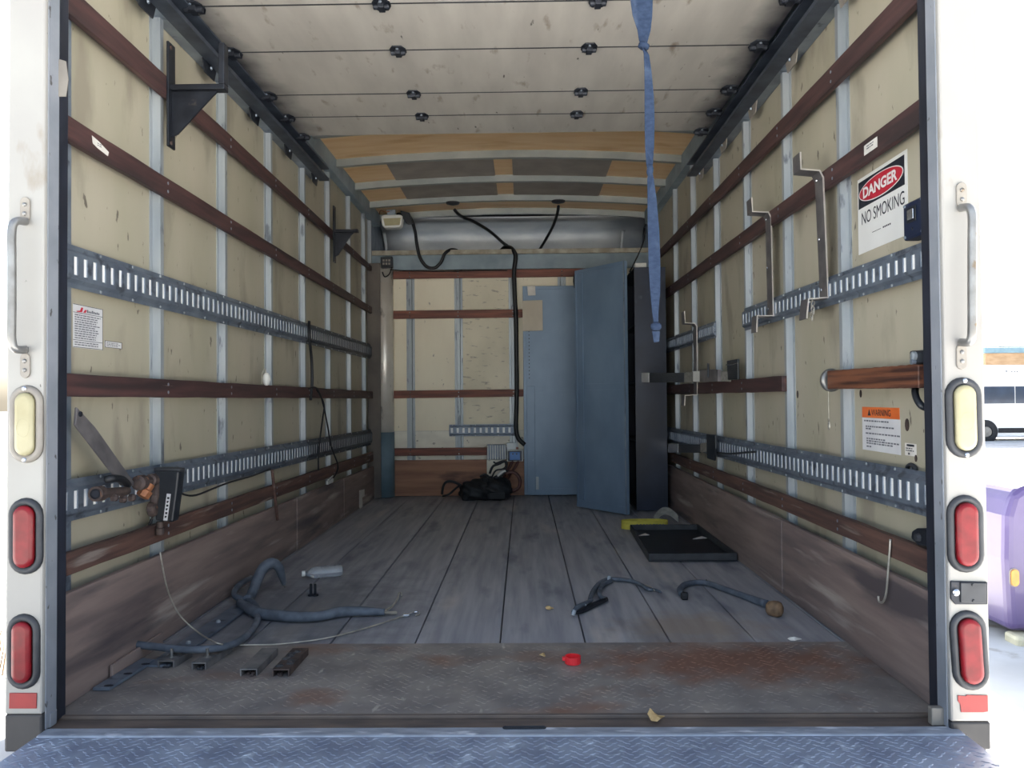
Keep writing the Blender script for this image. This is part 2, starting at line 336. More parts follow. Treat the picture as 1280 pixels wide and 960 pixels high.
# ================================================================= THE BOX: floor
ZG = -1.02
floor = MB().box(-1.36, 1.20, 2.09, 7.0, -0.16, -0.03).build('floor', 'floor_gap')
tag(floor, 'dark weathered plank floor of the cargo box', kind='structure')
YT = G(640, 804.5).y
PW = 0.2985; x0 = G(625, 804).x
xs = [x0 + PW * k for k in range(-5, 6)]
xs = [-1.337] + [x for x in xs if -1.30 < x < 1.13] + [1.16]
for i in range(len(xs) - 1):
    d = 0.0025; MB().box(xs[i] + d, xs[i + 1] - d, YT + 0.003, YB + 0.05, -0.04, random.uniform(-0.0015, 0.0)).build('plank', 'floor_plank', floor, bevel=0.002, seg=1)
th = MB().box(-1.337, 1.16, 2.150, YT, -0.04, 0.002).build('threshold_plate', 'tread_steel', floor)
sl = MB().box(-1.30, 1.13, 2.075, 2.149, -0.10, -0.006).box(-1.30, 1.13, 2.135, 2.149, -0.006, 0.004).build('sill', 'sill_steel', floor, bevel=0.002)
def treads(x0, x1, y0, y1, z, px, py, L, w, h, keep=1.0, seed=3):
    mb = MB(); r = random.Random(seed); j = 0; y = y0
    while y < y1:
        x = x0 + (px / 2 if j % 2 else 0); k = 0
        while x < x1:
            if r.random() < keep:
                a = math.radians(45 if (j + k) % 2 else -45) * 0.72
                c, s_ = math.cos(a) * L / 2, math.sin(a) * L / 2; nx, ny = -math.sin(a) * w / 2, math.cos(a) * w / 2
                mb.add([(x - c, y - s_, z), (x + nx, y + ny, z), (x + c, y + s_, z), (x - nx, y - ny, z), (x - c * .5, y - s_ * .5, z + h), (x + nx * .5, y + ny * .5, z + h), (x + c * .5, y + s_ * .5, z + h), (x - nx * .5, y - ny * .5, z + h)],
                       [(0, 1, 5, 4), (1, 2, 6, 5), (2, 3, 7, 6), (3, 0, 4, 7), (4, 5, 6, 7)])
            x += px; k += 1
        y += py; j += 1
    return mb
t = treads(-1.32, 1.15, 2.165, YT - 0.02, 0.002, 0.030, 0.015, 0.021, 0.006, 0.0008, 0.5).build('worn_tread', 'tread_steel', floor); t['kind'] = 'stuff'

gate = thing('liftgate_platform', 'blue-grey diamond plate liftgate platform in front of the sill', 'liftgate', (-0.08, 1.5, -0.06))
MB().box(-1.262, 1.112, 0.75, 2.02, -0.06, -0.004).build('deck', 'gate_steel', gate)
MB().box(-1.262, 1.112, 2.02, 2.072, -0.05, 0.0).build('hinge_lip', 'gate_lip', gate, bevel=0.006)
t = treads(-1.25, 1.10, 1.50, 2.015, -0.004, 0.030, 0.015, 0.023, 0.0065, 0.0014, 0.94, 5).build('diamond_tread', 'gate_steel', gate); t['kind'] = 'stuff'
for x in (-0.9, 0.74): MB().box(x, x + 0.06, 0.9, 2.3, -0.22, -0.0601).box(x, x + 0.06, 2.1, 2.3, -0.9, -0.20).build('lift_arm', 'black_steel', gate)
a, b = G(629, 909.5, 0.001), G(682, 911, 0.001)
mb = MB(); ring = []
for i in range(12):
    q = 2 * math.pi * i / 12; ring.append(Vector(((a.x + b.x) / 2 + ((b.x - a.x) / 2 - 0.006) * (1 if math.cos(q) > 0 else -1) + 0.006 * math.cos(q), a.y + 0.006 * math.sin(q), 0)))
mb.tube([p + Vector((0, -0.002, 0.002)) for p in ring], 0.0022, 6, 1, True); mb.prism([p + Vector((0, -0.002, 0.0004)) for p in ring], (0, 0, 0.0008))
mb.build('pull_slot', 'plastic_black', gate)

# ================================================================= walls
ZW = 2.52
LS = [Lw(x, 200, 0.03)[0] for x in (202.5, 282.5, 339.5, 381, 412, 437.5, 456, 463.5)]
RS = [Rw(x, 250, 0.03)[0] for x in (1048.5, 979, 929.5, 892, 863, 841)]
print('studs', [round(v, 2) for v in LS], [round(v, 2) for v in RS])
wl = MB().box(-1.352, XLP - 0.012, 2.12, 7.75, -0.16, ZW + 0.04).build('wall_left', 'galvanised'); tag(wl, 'left side wall lined with cream panels between galvanised studs', kind='structure')
wr = MB().box(XRP + 0.012, 1.20, 2.12, 7.75, -0.16, ZW + 0.04).build('wall_right', 'galvanised'); tag(wr, 'right side wall lined with cream panels between galvanised studs', kind='structure')
def bays(wall, m, studs, end):
    e = [2.17] + studs + [end]
    for i in range(len(e) - 1):
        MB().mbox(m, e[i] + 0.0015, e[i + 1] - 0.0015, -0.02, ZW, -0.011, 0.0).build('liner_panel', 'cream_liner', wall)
    for s in studs:
        mb = MB(); poly = [(-0.036, 0), (-0.036, 0.003), (-0.016, 0.003), (-0.013, 0.03), (0.013, 0.03), (0.016, 0.003), (0.036, 0.003), (0.036, 0)]
        mb.prism([m(s + a, 0.0, n) for a, n in poly], (0, 0, 2.40)); st = mb.build('stud', 'galvanised_bright', wall)
        rv = MB()
        for k in range(14): rv.lathe([(0.004, 0), (0.004, 0.001), (0.0015, 0.0025)], m(s + 0.026, 0.2 + k * 0.15, 0.003), Vector(m(0, 0, 1)) - Vector(m(0, 0, 0)), 6)
        rv.build('rivets', 'track_steel', st)['kind'] = 'stuff'
    MB().mbox(m, 2.176, 2.262 if m is Lm else 2.24, 0.0, 2.45, 0.0, 0.029).build('end_stud', 'galvanised', wall)
bays(wl, Lm, LS, 6.90); bays(wr, Rm, RS, 6.90)

def edge(wf, p0, p1):
    """heights of a strip's two edges at two places along a wall, from its outline"""
    s0, za = wf(p0[0], p0[1]); _, zb = wf(p0[0], p0[2]); s1, zc = wf(p1[0], p1[1]); _, zd = wf(p1[0], p1[2])
    def at(s): k = (s - s0) / (s1 - s0); return za + (zc - za) * k, zb + (zd - zb) * k
    return at
def rail(name, label, m, wf, p0, p1, s0, s1, mat, n0=0.03, n1=0.052, group=None, screws=(), slack=0.0):
    at = edge(wf, p0, p1)
    r = thing(name, label, 'rail', m((s0 + s1) / 2, at((s0 + s1) / 2)[1], n0), group)
    mb = MB(); k = 24; rings = []
    rr = random.Random(int(abs(s0 + s1 + at(s0)[0]) * 1000))
    for i in range(k + 1):
        s = s0 + (s1 - s0) * i / k; zt, zb = at(s); j = rr.uniform(-0.0015, 0.0015)
        rings.append([Vector(m(s, zb + j, n0)), Vector(m(s, zb + j, n1)), Vector(m(s, zt + j, n1)), Vector(m(s, zt + j, n0))])
    mb.rings(rings); mb.build('board', mat, r, bevel=0.003)
    for s in screws:
        if not (s0 + 0.03 < s < s1 - 0.03): continue
        zt, zb = at(s)
        for q in (0.28, 0.72):
            MB().lathe([(0.006, 0), (0.006, 0.001), (0.002, 0.0025)], m(s, zb + (zt - zb) * q, n1), Vector(m(0, 0, 1)) - Vector(m(0, 0, 0)), 8).build('screw', 'galvanised', r)
    return r, at
GL = 'dark wooden rub rails on the left wall'; GR = 'dark wooden rub rails on the right wall'
rail('rub_rail', 'topmost dark wooden rub rail on the left wall, behind the triangular brackets', Lm, Lw, (207, 94, 120), (412, 284, 294), 2.20, 6.70, 'rail_wood', group=GL, screws=LS)
r2, at2 = rail('rub_rail', 'second dark wooden rail on the left wall, bearing a torn white sticker', Lm, Lw, (85, 144, 175), (465, 384, 392), 2.20, 6.70, 'rail_wood', group=GL, screws=LS)
rail('rub_rail', 'dark wooden rub rail at mid height on the left wall between the two slotted tracks', Lm, Lw, (85, 467, 496), (465, 489, 498), 2.19, 6.72, 'rail_wood', group=GL, screws=LS)
rail('rub_rail', 'scuffed wooden rub rail just above the plywood kick panels on the left wall', Lm, Lw, (85, 692, 720), (468, 564, 575.5), 2.19, 6.72, 'rail_wood_worn', group=GL, screws=LS)
rail('rub_rail', 'topmost reddish wooden rub rail on the right wall, above the hook brackets', Rm, Rw, (1058, 62, 91), (834, 302, 312), 2.19, 6.40, 'rail_wood', group=GR, screws=RS)
r6, at6 = rail('rub_rail', 'second wooden rub rail on the right wall, running behind the hooks above the danger sign', Rm, Rw, (1148, 125, 157), (839, 356, 367.5), 2.19, 6.30, 'rail_wood', group=GR, screws=RS)
s_end = Rw(978, 480)[0]
rail('rub_rail', 'short wooden rail with a sawn end under the upper ratchet strap', Rm, Rw, (975, 470, 489.5), (837, 481.5, 493), s_end, 6.30, 'rail_wood', group=GR, screws=RS)
rail('rub_rail', 'low wooden rub rail just above the plywood kick panels on the right wall', Rm, Rw, (1163, 688, 718), (870, 577.5, 590.5), 2.19, 6.20, 'rail_wood_worn', group=GR, screws=RS)
# rail stub with a metal socket at its end
pr, atp = rail('rail_stub', 'thick round-edged wooden rail stub with a metal ring at its end, over the warning sticker', Rm, Rw, (1158, 455, 484.5), (1043, 463.5, 486.5), 2.19, Rw(1041, 475)[0], 'pole_wood', 0.02, 0.07)
c = Vector((XRP - 0.046, Rw(1040, 475, 0.046)[0], sum(atp(Rw(1040, 475)[0])) / 2))
MB().lathe([(0.026, -0.004), (0.041, -0.004), (0.043, 0.004), (0.041, 0.014), (0.030, 0.016), (0.026, 0.008)], c, (-0.25, 1, 0), 18).build('socket_ring', 'handle_metal', pr, smooth=True)
a = c + Vector((-0.01, 0.01, -0.04)); mb = MB().tube([a, a + Vector((0, 0, -0.06)), a + Vector((0, 0, -0.11))], 0.0012, 5)
mb.tube([a + Vector((0, 0.008 * math.sin(q), -0.125 + 0.014 * math.cos(q))) for q in [2 * math.pi * i / 10 for i in range(10)]], 0.002, 5, 1, True); mb.build('ring_wire', 'wire_steel', pr)

def kick(wall, m, wf, p0, p1, cuts):
    at = lambda s: (lambda a, b: a[1] + (b[1] - a[1]) * (s - a[0]) / (b[0] - a[0]))(wf(*p0), wf(*p1))
    for i in range(len(cuts) - 1):
        mb = MB(); a, b = cuts[i] + 0.002, cuts[i + 1] - 0.002; n1 = 0.05 + 0.004 * (i % 2)
        mb.hexa([m(a, 0.003, 0.028), m(b, 0.003, 0.028), m(b, 0.003, n1), m(a, 0.003, n1), m(a, at(a), 0.028), m(b, at(b), 0.028), m(b, at(b), n1), m(a, at(a), n1)])
        mb.build('kick_panel', 'kick_plywood', wall, bevel=0.002, seg=1)
kick(wl, Lm, Lw, (85, 742), (472, 580.5), [2.18, 4.45, 5.15, 5.62, 6.74])
kick(wr, Rm, Rw, (1165, 742), (870, 597.5), [2.18, 3.42, 5.2, 6.75])

# ---- slotted cargo tracks
def etrack(label, m, wf, p0, p1, s0, s1, mat='track_steel', group=None, pitch=0.0508, n0=0.03, name='cargo_track'):
    at = edge(wf, p0, p1); mb = MB(); Hh = 0.127; D = 0.014
    def P(s, v, n):
        zt, zb = at(s); return m(s, zb + (zt - zb) * v / Hh, n0 + n)
    n = max(1, int(round((s1 - s0) / pitch))); st = (s1 - s0) / n
    prof = [(0, 0.002), (0.014, 0.002), (0.024, D), (0.103, D), (0.113, 0.002), (0.127, 0.002)]
    sl, sh, zz0, zz1 = 0.29, 0.69, 0.037, 0.092
    for i in range(n):
        a = s0 + st * i; b = a + st; h0 = a + st * sl; h1 = a + st * sh
        def q(sa, sb, va, na, vb, nb): mb.add([P(sa, va, na), P(sb, va, na), P(sb, vb, nb), P(sa, vb, nb)], [(0, 1, 2, 3)])
        for k in (0, 1, 3, 4): q(a, b, *prof[k], *prof[k + 1])
        q(a, b, 0.024, D, zz0, D); q(a, b, zz1, D, 0.103, D); q(a, h0, zz0, D, zz1, D); q(h1, b, zz0, D, zz1, D)
        mb.add([P(h0, zz0, D), P(h0, zz1, D), P(h0, zz1, 0), P(h0, zz0, 0)], [(0, 1, 2, 3)]); mb.add([P(h1, zz0, D), P(h1, zz1, D), P(h1 - 0.004, zz1, 0), P(h1 - 0.004, zz0, 0)], [(0, 1, 2, 3)])
        q(h0, h1, zz0, D, zz0, 0); q(h0, h1, zz1, D, zz1, 0)
        q(a, b, 0, 0.002, 0, 0); q(a, b, Hh, 0.002, Hh, 0)
    for e in (s0, s1): mb.add([P(e, v, nn) for v, nn in prof] + [P(e, Hh, 0), P(e, 0, 0)], [tuple(range(8))])
    r = thing(name, label, 'cargo track', m((s0 + s1) / 2, at((s0 + s1) / 2)[1], n0), group)
    o = mb.build('slotted_face', mat, r)
    # the web behind the slots, near-white to paint the light inside them
    zt0, zb0 = at(s0); zt1, zb1 = at(s1)
    MB().hexa([m(s0, zb0 + .03, n0 + .0095), m(s1, zb1 + .03, n0 + .0095), m(s1, zb1 + .03, n0 + .0108), m(s0, zb0 + .03, n0 + .0108), m(s0, zt0 - .03, n0 + .0095), m(s1, zt1 - .03, n0 + .0095), m(s1, zt1 - .03, n0 + .0108), m(s0, zt0 - .03, n0 + .0108)]).build('back_web', 'slot_web', r)
    sc = MB()
    for k in range(int((s1 - s0) / 0.2) + 1):
        s = s0 + 0.03 + 0.2 * k
        if s < s1 - 0.01:
            for v in (0.007, 0.120): sc.lathe([(0.005, 0), (0.004, 0.003)], P(s, v, 0.002), Vector(m(0, 0, 1)) - Vector(m(0, 0, 0)), 6)
    sc.build('rivet_heads', 'galvanised_bright', r)['kind'] = 'stuff'
    return r, at
ET = 'slotted cargo tracks on the walls'
sj = Lw(386, 400)[0]
etrack('upper slotted steel cargo track on the left wall, long bright section above the printed sticker', Lm, Lw, (92, 304, 358), (470, 432, 450), 2.185, sj, group=ET)
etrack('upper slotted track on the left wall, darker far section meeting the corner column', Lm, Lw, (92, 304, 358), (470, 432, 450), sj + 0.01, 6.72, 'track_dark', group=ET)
etrack('lower slotted steel cargo track on the left wall, long section behind the pendant control', Lm, Lw, (90, 600, 653), (470, 536, 555), 2.185, sj, group=ET)
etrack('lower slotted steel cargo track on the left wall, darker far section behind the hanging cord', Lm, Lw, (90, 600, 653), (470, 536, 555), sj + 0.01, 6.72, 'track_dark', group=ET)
etrack('upper slotted steel track on the right wall under the danger sign and hooks', Rm, Rw, (1152, 300, 346), (928, 385, 413), 2.185, Rw(926, 400)[0], group=ET)
etrack('short upper slotted cargo track on the right wall, crossed by the smallest hook', Rm, Rw, (891, 401, 422), (838, 420.5, 439), Rw(891, 410)[0], 6.25, group=ET)
etrack('lower slotted steel cargo track running the length of the right wall', Rm, Rw, (1160, 592, 649), (845, 536, 557), 2.185, 6.2, group=ET)

# ================================================================= front bulkhead
wb = MB().box(-1.337, 1.16, YB + 0.012, YB + 0.06, -0.16, Yp(640, 319, 6.9).z - .001).build('wall_back', 'galvanised'); tag(wb, 'front bulkhead wall with cream and scratched white panels', kind='structure')
bx = [Bw(x, 440)[0] for x in (480, 513.5, 573.5, 641.5, 703, 765, 838)]
zsp = Bw(560, 538.5)[1]
for i in range(len(bx) - 1):
    a = -1.33 if i == 0 else bx[i]; b = 1.15 if i == len(bx) - 2 else bx[i + 1]
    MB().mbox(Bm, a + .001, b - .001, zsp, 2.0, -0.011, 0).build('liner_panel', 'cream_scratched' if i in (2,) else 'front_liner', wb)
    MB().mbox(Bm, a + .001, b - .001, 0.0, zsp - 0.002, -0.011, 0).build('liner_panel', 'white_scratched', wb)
for s in bx[1:-1]:
    MB().prism([Bm(s + a, 0.0, n) for a, n in [(-0.036, 0), (-0.036, 0.003), (-0.017, 0.003), (-0.013, 0.03), (0.013, 0.03), (0.017, 0.003), (0.036, 0.003), (0.036, 0)]], (0, 0, 2.0)).build('stud', 'galvanised_bright', wb)
def brail(label, xa, xb, y0a, y1a, y0b, y1b):
    p, q = Bw(xa, y0a, 0.05), Bw(xb, y0b, 0.05); p2, q2 = Bw(xa, y1a, 0.05), Bw(xb, y1b, 0.05)
    r = thing('rub_rail', label, 'rail', Bm((p[0] + q[0]) / 2, p2[1], 0.03), 'wooden rails on the front bulkhead')
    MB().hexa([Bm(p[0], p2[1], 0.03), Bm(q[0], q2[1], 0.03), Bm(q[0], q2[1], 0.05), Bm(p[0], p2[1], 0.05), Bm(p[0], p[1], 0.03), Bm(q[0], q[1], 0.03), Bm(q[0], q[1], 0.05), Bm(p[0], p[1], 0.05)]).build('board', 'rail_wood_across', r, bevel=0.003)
    for s in bx[1:-1]:
        if p[0] + .03 < s < q[0] - .03:
            zc = (p[1] + p2[1]) / 2
            for dz in (-0.017, 0.017): MB().lathe([(0.007, 0), (0.006, 0.002), (0.002, 0.004)], Bm(s, zc + dz, 0.05), (0, -1, 0), 8).build('screw', 'chrome', r)
brail('topmost red-brown rail on the front bulkhead under the steel header', 488, 760, 339, 348.5, 335, 345)
brail('second red-brown rail on the front bulkhead, ending at the plywood offcut', 488, 656, 388.5, 398.5, 386.5, 396.5)
brail('red-brown rail at mid height on the front bulkhead, above the short slotted track', 488, 657, 488.5, 498, 486.5, 495.5)
brail('low red-brown rail on the front bulkhead beside the white finned box', 489, 648, 560.5, 570, 559, 568.5)
p, q = Bw(489, 575.5, .05), Bw(660, 574, .05)
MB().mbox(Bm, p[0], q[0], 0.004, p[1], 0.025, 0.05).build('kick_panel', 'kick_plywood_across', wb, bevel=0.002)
etrack('short slotted track on the front bulkhead behind the big black cable', Bm, lambda x, y: Bw(x, y, 0.045), (562, 531, 545.5), (645, 530, 545), Bw(562, 540)[0], Bw(648, 540)[0], group=ET)
# round corner column
cb = Yp(481, 618, 6.83); cc = Vector((Yp(480.5, 450, 6.83).x, 6.84, 0))
cl = thing('corner_column', 'dirty white rounded corner column with blue-grey base beside the left wall', 'column', cc)
zsp2 = Yp(481, 540.5, 6.77).z; rc = 0.078
MB().lathe([(rc, zsp2), (rc, 1.2), (rc, 2.02)], cc, (0, 0, 1), 24).build('column_skin', 'column_dirty', cl, smooth=True)
MB().lathe([(rc + .004, 0.004), (rc + .004, zsp2)], cc, (0, 0, 1), 24).build('column_base', 'column_blue', cl, smooth=True)
MB().box(-1.335, cc.x - 0.02, 6.74, 6.915, 0.004, 2.02).build('filler_plate', 'shaded_plate', cl)
# header, lip and the hollow cap above
zl0, zl1 = Yp(640, 313, 6.9).z, Yp(640, 319, 6.9).z; zh = Yp(640, 337, 6.88).z
hd = thing('steel_header', 'blue-grey steel header with a pale dirty lip across the top of the front bulkhead', 'header', (-0.09, 6.9, zh))
MB().box(-1.335, 1.158, 6.842, 6.868, zh, zl1).build('header_plate', 'header_blue', hd, bevel=0.004)
MB().box(-1.335, 1.158, 6.836, 7.60, zl1 + .001, zl0).build('lip', 'lip_metal', hd, bevel=0.003)
cap = thing('front_cap', 'curved grey sheet metal front cap above the steel header', 'cap', (-0.09, 7.6, zl0))
prof = [(7.66, zl0 + 0.001), (7.66, 2.24), (7.645, 2.32), (7.60, 2.39), (7.50, 2.45), (7.36, 2.485), (7.16, 2.50)]
mb = MB(); mb.rings([[Vector((x, y, z)) for y, z in prof] + [Vector((x, y + 0.01, z + 0.01)) for y, z in reversed(prof)] for x in (-1.335, -1.1, -0.5, 0.1, 0.7, 1.158)]); mb.build('cap_skin', 'cap_metal', cap, smooth=True)
for px in (482, 778):
    x = Yp(px, 300, 7.6).x; MB().tube([(x, 7.64, zl0 + .01), (x, 7.635, 2.24), (x, 7.60, 2.36), (x, 7.5, 2.44)], 0.016, 8).build('rib', 'cap_metal', cap, smooth=True)
tag(MB().box(-1.352, 1.20, 7.67, 7.75, 1.9, 2.62).build('wall_front', 'galvanised'), 'outer skin behind the front cap', kind='structure')

# ================================================================= roof
def zr(x): return 2.555 - 0.055 * ((x + 0.09) / 1.25) ** 2
ceil = MB(); n = 12; X = [-1.352 + (1.20 + 1.352) * i / n for i in range(n + 1)]
ceil.rings([[Vector((x, 2.05, zr(x) + .02)), Vector((x, 7.75, zr(x) + .02)), Vector((x, 7.75, zr(x) + .06)), Vector((x, 2.05, zr(x) + .06))] for x in X])
ceil = ceil.build('ceiling', 'galvanised'); tag(ceil, 'cambered cargo roof lined with orange plywood between steel bows', kind='structure')
BY = [2.4, 3.0, 3.6, 4.2, 4.8] + [Yp(640, 200, 0).y if 0 else v for v in (5.42, 6.02, 6.60, 7.08)]
def curved(y0, y1, xa, xb, zo0, zo1, nm, mat, par, k=10):
    mb = MB(); mb.rings([[Vector((x, y0, zr(x) + zo0)), Vector((x, y1, zr(x) + zo0)), Vector((x, y1, zr(x) + zo1)), Vector((x, y0, zr(x) + zo1))] for x in [xa + (xb - xa) * i / k for i in range(k + 1)]])
    return mb.build(nm, mat, par)
e = [2.15] + BY + [7.2]
for i in range(len(e) - 1): curved(e[i] + .001, e[i + 1] - .001, -1.335, 1.158, 0.006, 0.019, 'roof_panel', 'roof_plywood', ceil)
for y in BY: curved(y - 0.02, y + 0.02, -1.335, 1.158, -0.045, 0.006, 'roof_bow', 'bow_steel', ceil)
for (y0, y1) in ((5.44, 6.0), (6.04, 6.58)):
    for xa, xb in ((-0.96, -0.20), (-0.065, 0.645)): curved(y0, y1, xa, xb, -0.002, 0.0055, 'insulation_sheet', 'grey_sheet', ceil, 4)
for m_, nm in ((Lm, 'l'), (Rm, 'r')):
    MB().mbox(m_, 2.2, 7.05, 2.40, 2.52, 0.0, 0.06).build('top_rail', 'header_blue', wl if nm == 'l' else wr, bevel=0.004)
# overhead roll-up door, rolled up under the roof
ZD = 2.33; DX0, DX1 = -1.255, 1.035
seam = [2.13, 2.53] + [G(640, y, ZD).y for y in (2, 60.5, 115, 143, 166.5)]
print('door seams', [round(v, 2) for v in seam])
grease(MATS['door_white'], DX0, DX1)
door = MB().box(DX0 + .02, DX1 - .02, 2.14, seam[-1] - .01, ZD + .021, ZD + .026).build('door_1', 'floor_gap'); tag(door, 'dirty white sectional roll-up door stored under the roof', kind='structure')
for i in range(len(seam) - 1):
    MB().box(DX0, DX1, seam[i] + .005, seam[i + 1] - .005, ZD, ZD + .02).build('door_section', 'door_white', door)
for y in seam[1:-1]: MB().box(DX0, DX1, y - .0049, y + .0049, ZD - .0006, ZD + .0205).build('seam_shade', 'rubber', door)  # dark strips added in the open joints, standing in for their shade
def hinge(x, y, par, big=1.0):
    mb = MB(); k = big
    mb.prism([(x + a * k, y + b * k, ZD) for a, b in [(-.02, -.045), (.02, -.045), (.034, -.015), (.034, .015), (.02, .045), (-.02, .045), (-.034, .015), (-.034, -.015)]], (0, 0, -0.006))
    mb.lathe([(0.011 * k, -.03 * k), (0.011 * k, .03 * k)], (x, y, ZD - .012), (1, 0, 0), 10)
    mb.box(x - .012 * k, x + .012 * k, y - .022 * k, y + .022 * k, ZD - .024, ZD - .005)
    o = mb.build('hinge', 'track_black', par, bevel=0.002)
    MB().lathe([(0.006, 0), (0.006, -.004), (0.003, -.006)], (x, y - .03 * k, ZD - .006), (0, 0, 1), 8).build('bolt', 'galvanised', o)
for y in seam[1:-1]:
    for x in (-0.516, 0.29): hinge(x, y, door)
for y in seam[1:]:
    for x in (DX0 + 0.035, DX1 - 0.035): hinge(x, y, door, 1.15)
def dtrack(sx, xa, xb, label):
    t = thing('door_track', label, 'door track', ((xa + xb) / 2, 3.4, 2.24), 'overhead door tracks')
    s = 1 if xb > xa else -1
    MB().prism([(xa, 2.2, 2.245), (xb, 2.2, 2.245), (xb, 2.2, 2.262), (xa + s * .012, 2.2, 2.262), (xa + s * .012, 2.2, 2.318), (xb, 2.2, 2.318), (xb, 2.2, 2.326), (xa, 2.2, 2.326)], (0, 2.78, 0)).build('channel', 'track_rail', t)
    MB().box(min(xa, xa - s * .05), max(xa, xa - s * .05), 2.2, 4.95, 2.25, 2.275).build('mounting_angle', 'galvanised', t)
    for k in range(5):
        y = 2.6 + 0.55 * k
        MB().prism([(xa - s * .004, y, 2.27), (xa - s * .004, y + .16, 2.27), (xa - s * .004, y + .13, 2.20), (xa - s * .004, y + .03, 2.20)], (-s * .004, 0, 0)).build('hanger_plate', 'bezel_grey' if sx else 'track_black', t)
        MB().lathe([(.008, 0), (.006, .006)], (xa + s * .001, y + .08, 2.235), (s, 0, 0), 6).build('bolt', 'galvanised', t)
dtrack(0, -1.285, -1.225, 'black overhead door track along the top of the left wall')
dtrack(1, 1.108, 1.048, 'black overhead door track along the top of the right wall')

# ================================================================= rear frame
YF = 2.05
def post(label, ti, to, bi, bo, mside, grp):
    """white corner post: face edges at the top of the frame and near the sill"""
    T, B = Yp(ti, 0, YF), Yp(bi, 900, YF); To, Bo = Yp(to, 0, YF), Yp(bo, 900, YF)
    def ex(p, q, z): k = (z - q.z) / (p.z - q.z); return q.x + (p.x - q.x) * k
    z0, z1 = -0.055, 2.56; zb = 0.043 if mside < 0 else 0.018
    t_ = thing('rear_post', label, 'post', ((ex(T, B, z0) + ex(To, Bo, z0)) / 2, YF, z0))
    for nm, a, b, mt in (('face', zb, z1, 'post_white'), ('chipped_foot', z0, zb, 'chipped_black')):
        xi0, xo0, xi1, xo1 = ex(T, B, a), ex(To, Bo, a), ex(T, B, b), ex(To, Bo, b)
        MB().hexa([(xi0, YF, a), (xo0, YF, a), (xo0, 2.1085, a), (xi0, 2.1085, a), (xi1, YF, b), (xo1, YF, b), (xo1, 2.1085, b), (xi1, 2.1085, b)]).build(nm, mt, t_, bevel=0.006)
    s = -1 if mside < 0 else 1
    xi0, xi1 = ex(T, B, 0), ex(T, B, z1)
    MB().hexa([(xi0, 2.062, 0), (xi0 - s * .003, 2.062, 0), (xi0 - s * .003, 2.108, 0), (xi0, 2.108, 0), (xi1, 2.062, z1), (xi1 - s * .003, 2.062, z1), (xi1 - s * .003, 2.108, z1), (xi1, 2.108, z1)]).build('return_plate', 'frame_grey', t_)
    xk0, xk1 = xi0 + s * .012, xi1 + s * .012
    MB().hexa([(xi0 - s * .002, 2.109, 0), (xk0 + s * .03, 2.109, 0), (xk0 + s * .03, 2.155, 0), (xi0 - s * .002, 2.155, 0), (xi1 - s * .002, 2.109, z1), (xk1 + s * .03, 2.109, z1), (xk1 + s * .03, 2.155, z1), (xi1 - s * .002, 2.155, z1)]).build('door_seal', 'seal_rubber', t_, bevel=.004)
    return t_
pl = post('chipped white rear corner post with oval lamps, beside the left wall', 57, 11, 52.5, 5, -1, None)
pr_ = post('chipped white rear corner post with oval lamps and lock plate, beside the right wall', 1172, 1222.5, 1188.5, 1239, 1, None)
tag(MB().box(-1.352, 1.20, YF, 2.14, 2.40, 2.60).build('trim_1', 'post_white'), 'white rear header above the door opening', kind='structure')
def lamp(px, py, w, h, kind, label, tilt=0.0):
    c = Yp(px, py, YF); k = YF / F; hw, hh = w / 2 * k, h / 2 * k
    cat = 'lamp'; grp = 'oval tail lamps on the posts' if kind == 'red' else 'oval marker lamps on the posts'
    t_ = thing('tail_lamp' if kind == 'red' else 'marker_lamp', label, cat, (c.x, YF, c.z - hh), grp)
    sd = lambda ins, y: stadium(c.x, c.z, hw - ins, hh - ins, YF - y, 10, tilt)
    g = 0.018 if kind == 'red' else 0.019
    MB().rings([sd(0, 0.0), sd(0.001, .006), sd(.006, .011), sd(g - .004, .011), sd(g, .005)]).build('gasket' if kind != 'cream' else 'bezel', {'red': 'rubber', 'cream': 'bezel_grey', 'navy': 'rubber'}[kind], t_, smooth=True)
    MB().rings([sd(g, .004), sd(g + .001, .014), sd(g + .004, .0175), sd(g + .012, .019)]).build('lens', 'lens_red' if kind == 'red' else 'lens_cream', t_, smooth=True)
    if kind != 'red':
        for sgn in (1, -1): MB().lathe([(.006, 0), (.006, .003), (.003, .005)], (c.x + tilt * sgn * (hh - .009), YF - .011, c.z + sgn * (hh - .009)), (0, -1, 0), 8).build('screw', 'chrome', t_)
        MB().tube([(c.x + .017 * math.cos(q), YF - .0185, c.z - .01 + .024 * math.sin(q)) for q in [2 * math.pi * i / 16 for i in range(16)]], .001, 4, 1, True).build('moulded_ring', 'lens_cream', t_)
lamp(34, 530, 43, 98, 'cream', 'oval cream marker lamp with a pale grey bezel on the left rear post')
lamp(1204, 522, 45, 100, 'navy', 'oval cream marker lamp with a black rubber bezel on the right rear post', -.01)
lamp(33, 670, 44, 96, 'red', 'upper red oval tail lamp on the left rear post, under the cream marker')
lamp(30, 814, 42, 94, 'red', 'lower red oval tail lamp on the left rear post, above a red reflector')
lamp(1206, 667, 45, 96, 'red', 'upper red oval tail lamp on the right rear post, above the steel lock plate')
lamp(1211, 812.5, 45, 98, 'red', 'lower red oval tail lamp on the right rear post, below the steel lock plate', -.05)
def pquad(pts, y, th): return MB().prism([Yp(px, py, y) for px, py in pts], (0, -th, 0))
tag(pquad([(12, 866), (46.5, 866), (46, 885.5), (11.5, 885.5)], YF - .0005, .002).build('red_reflector', 'reflector_red', bevel=.001), 'plain red rectangular reflector at the foot of the left rear post', 'reflector')
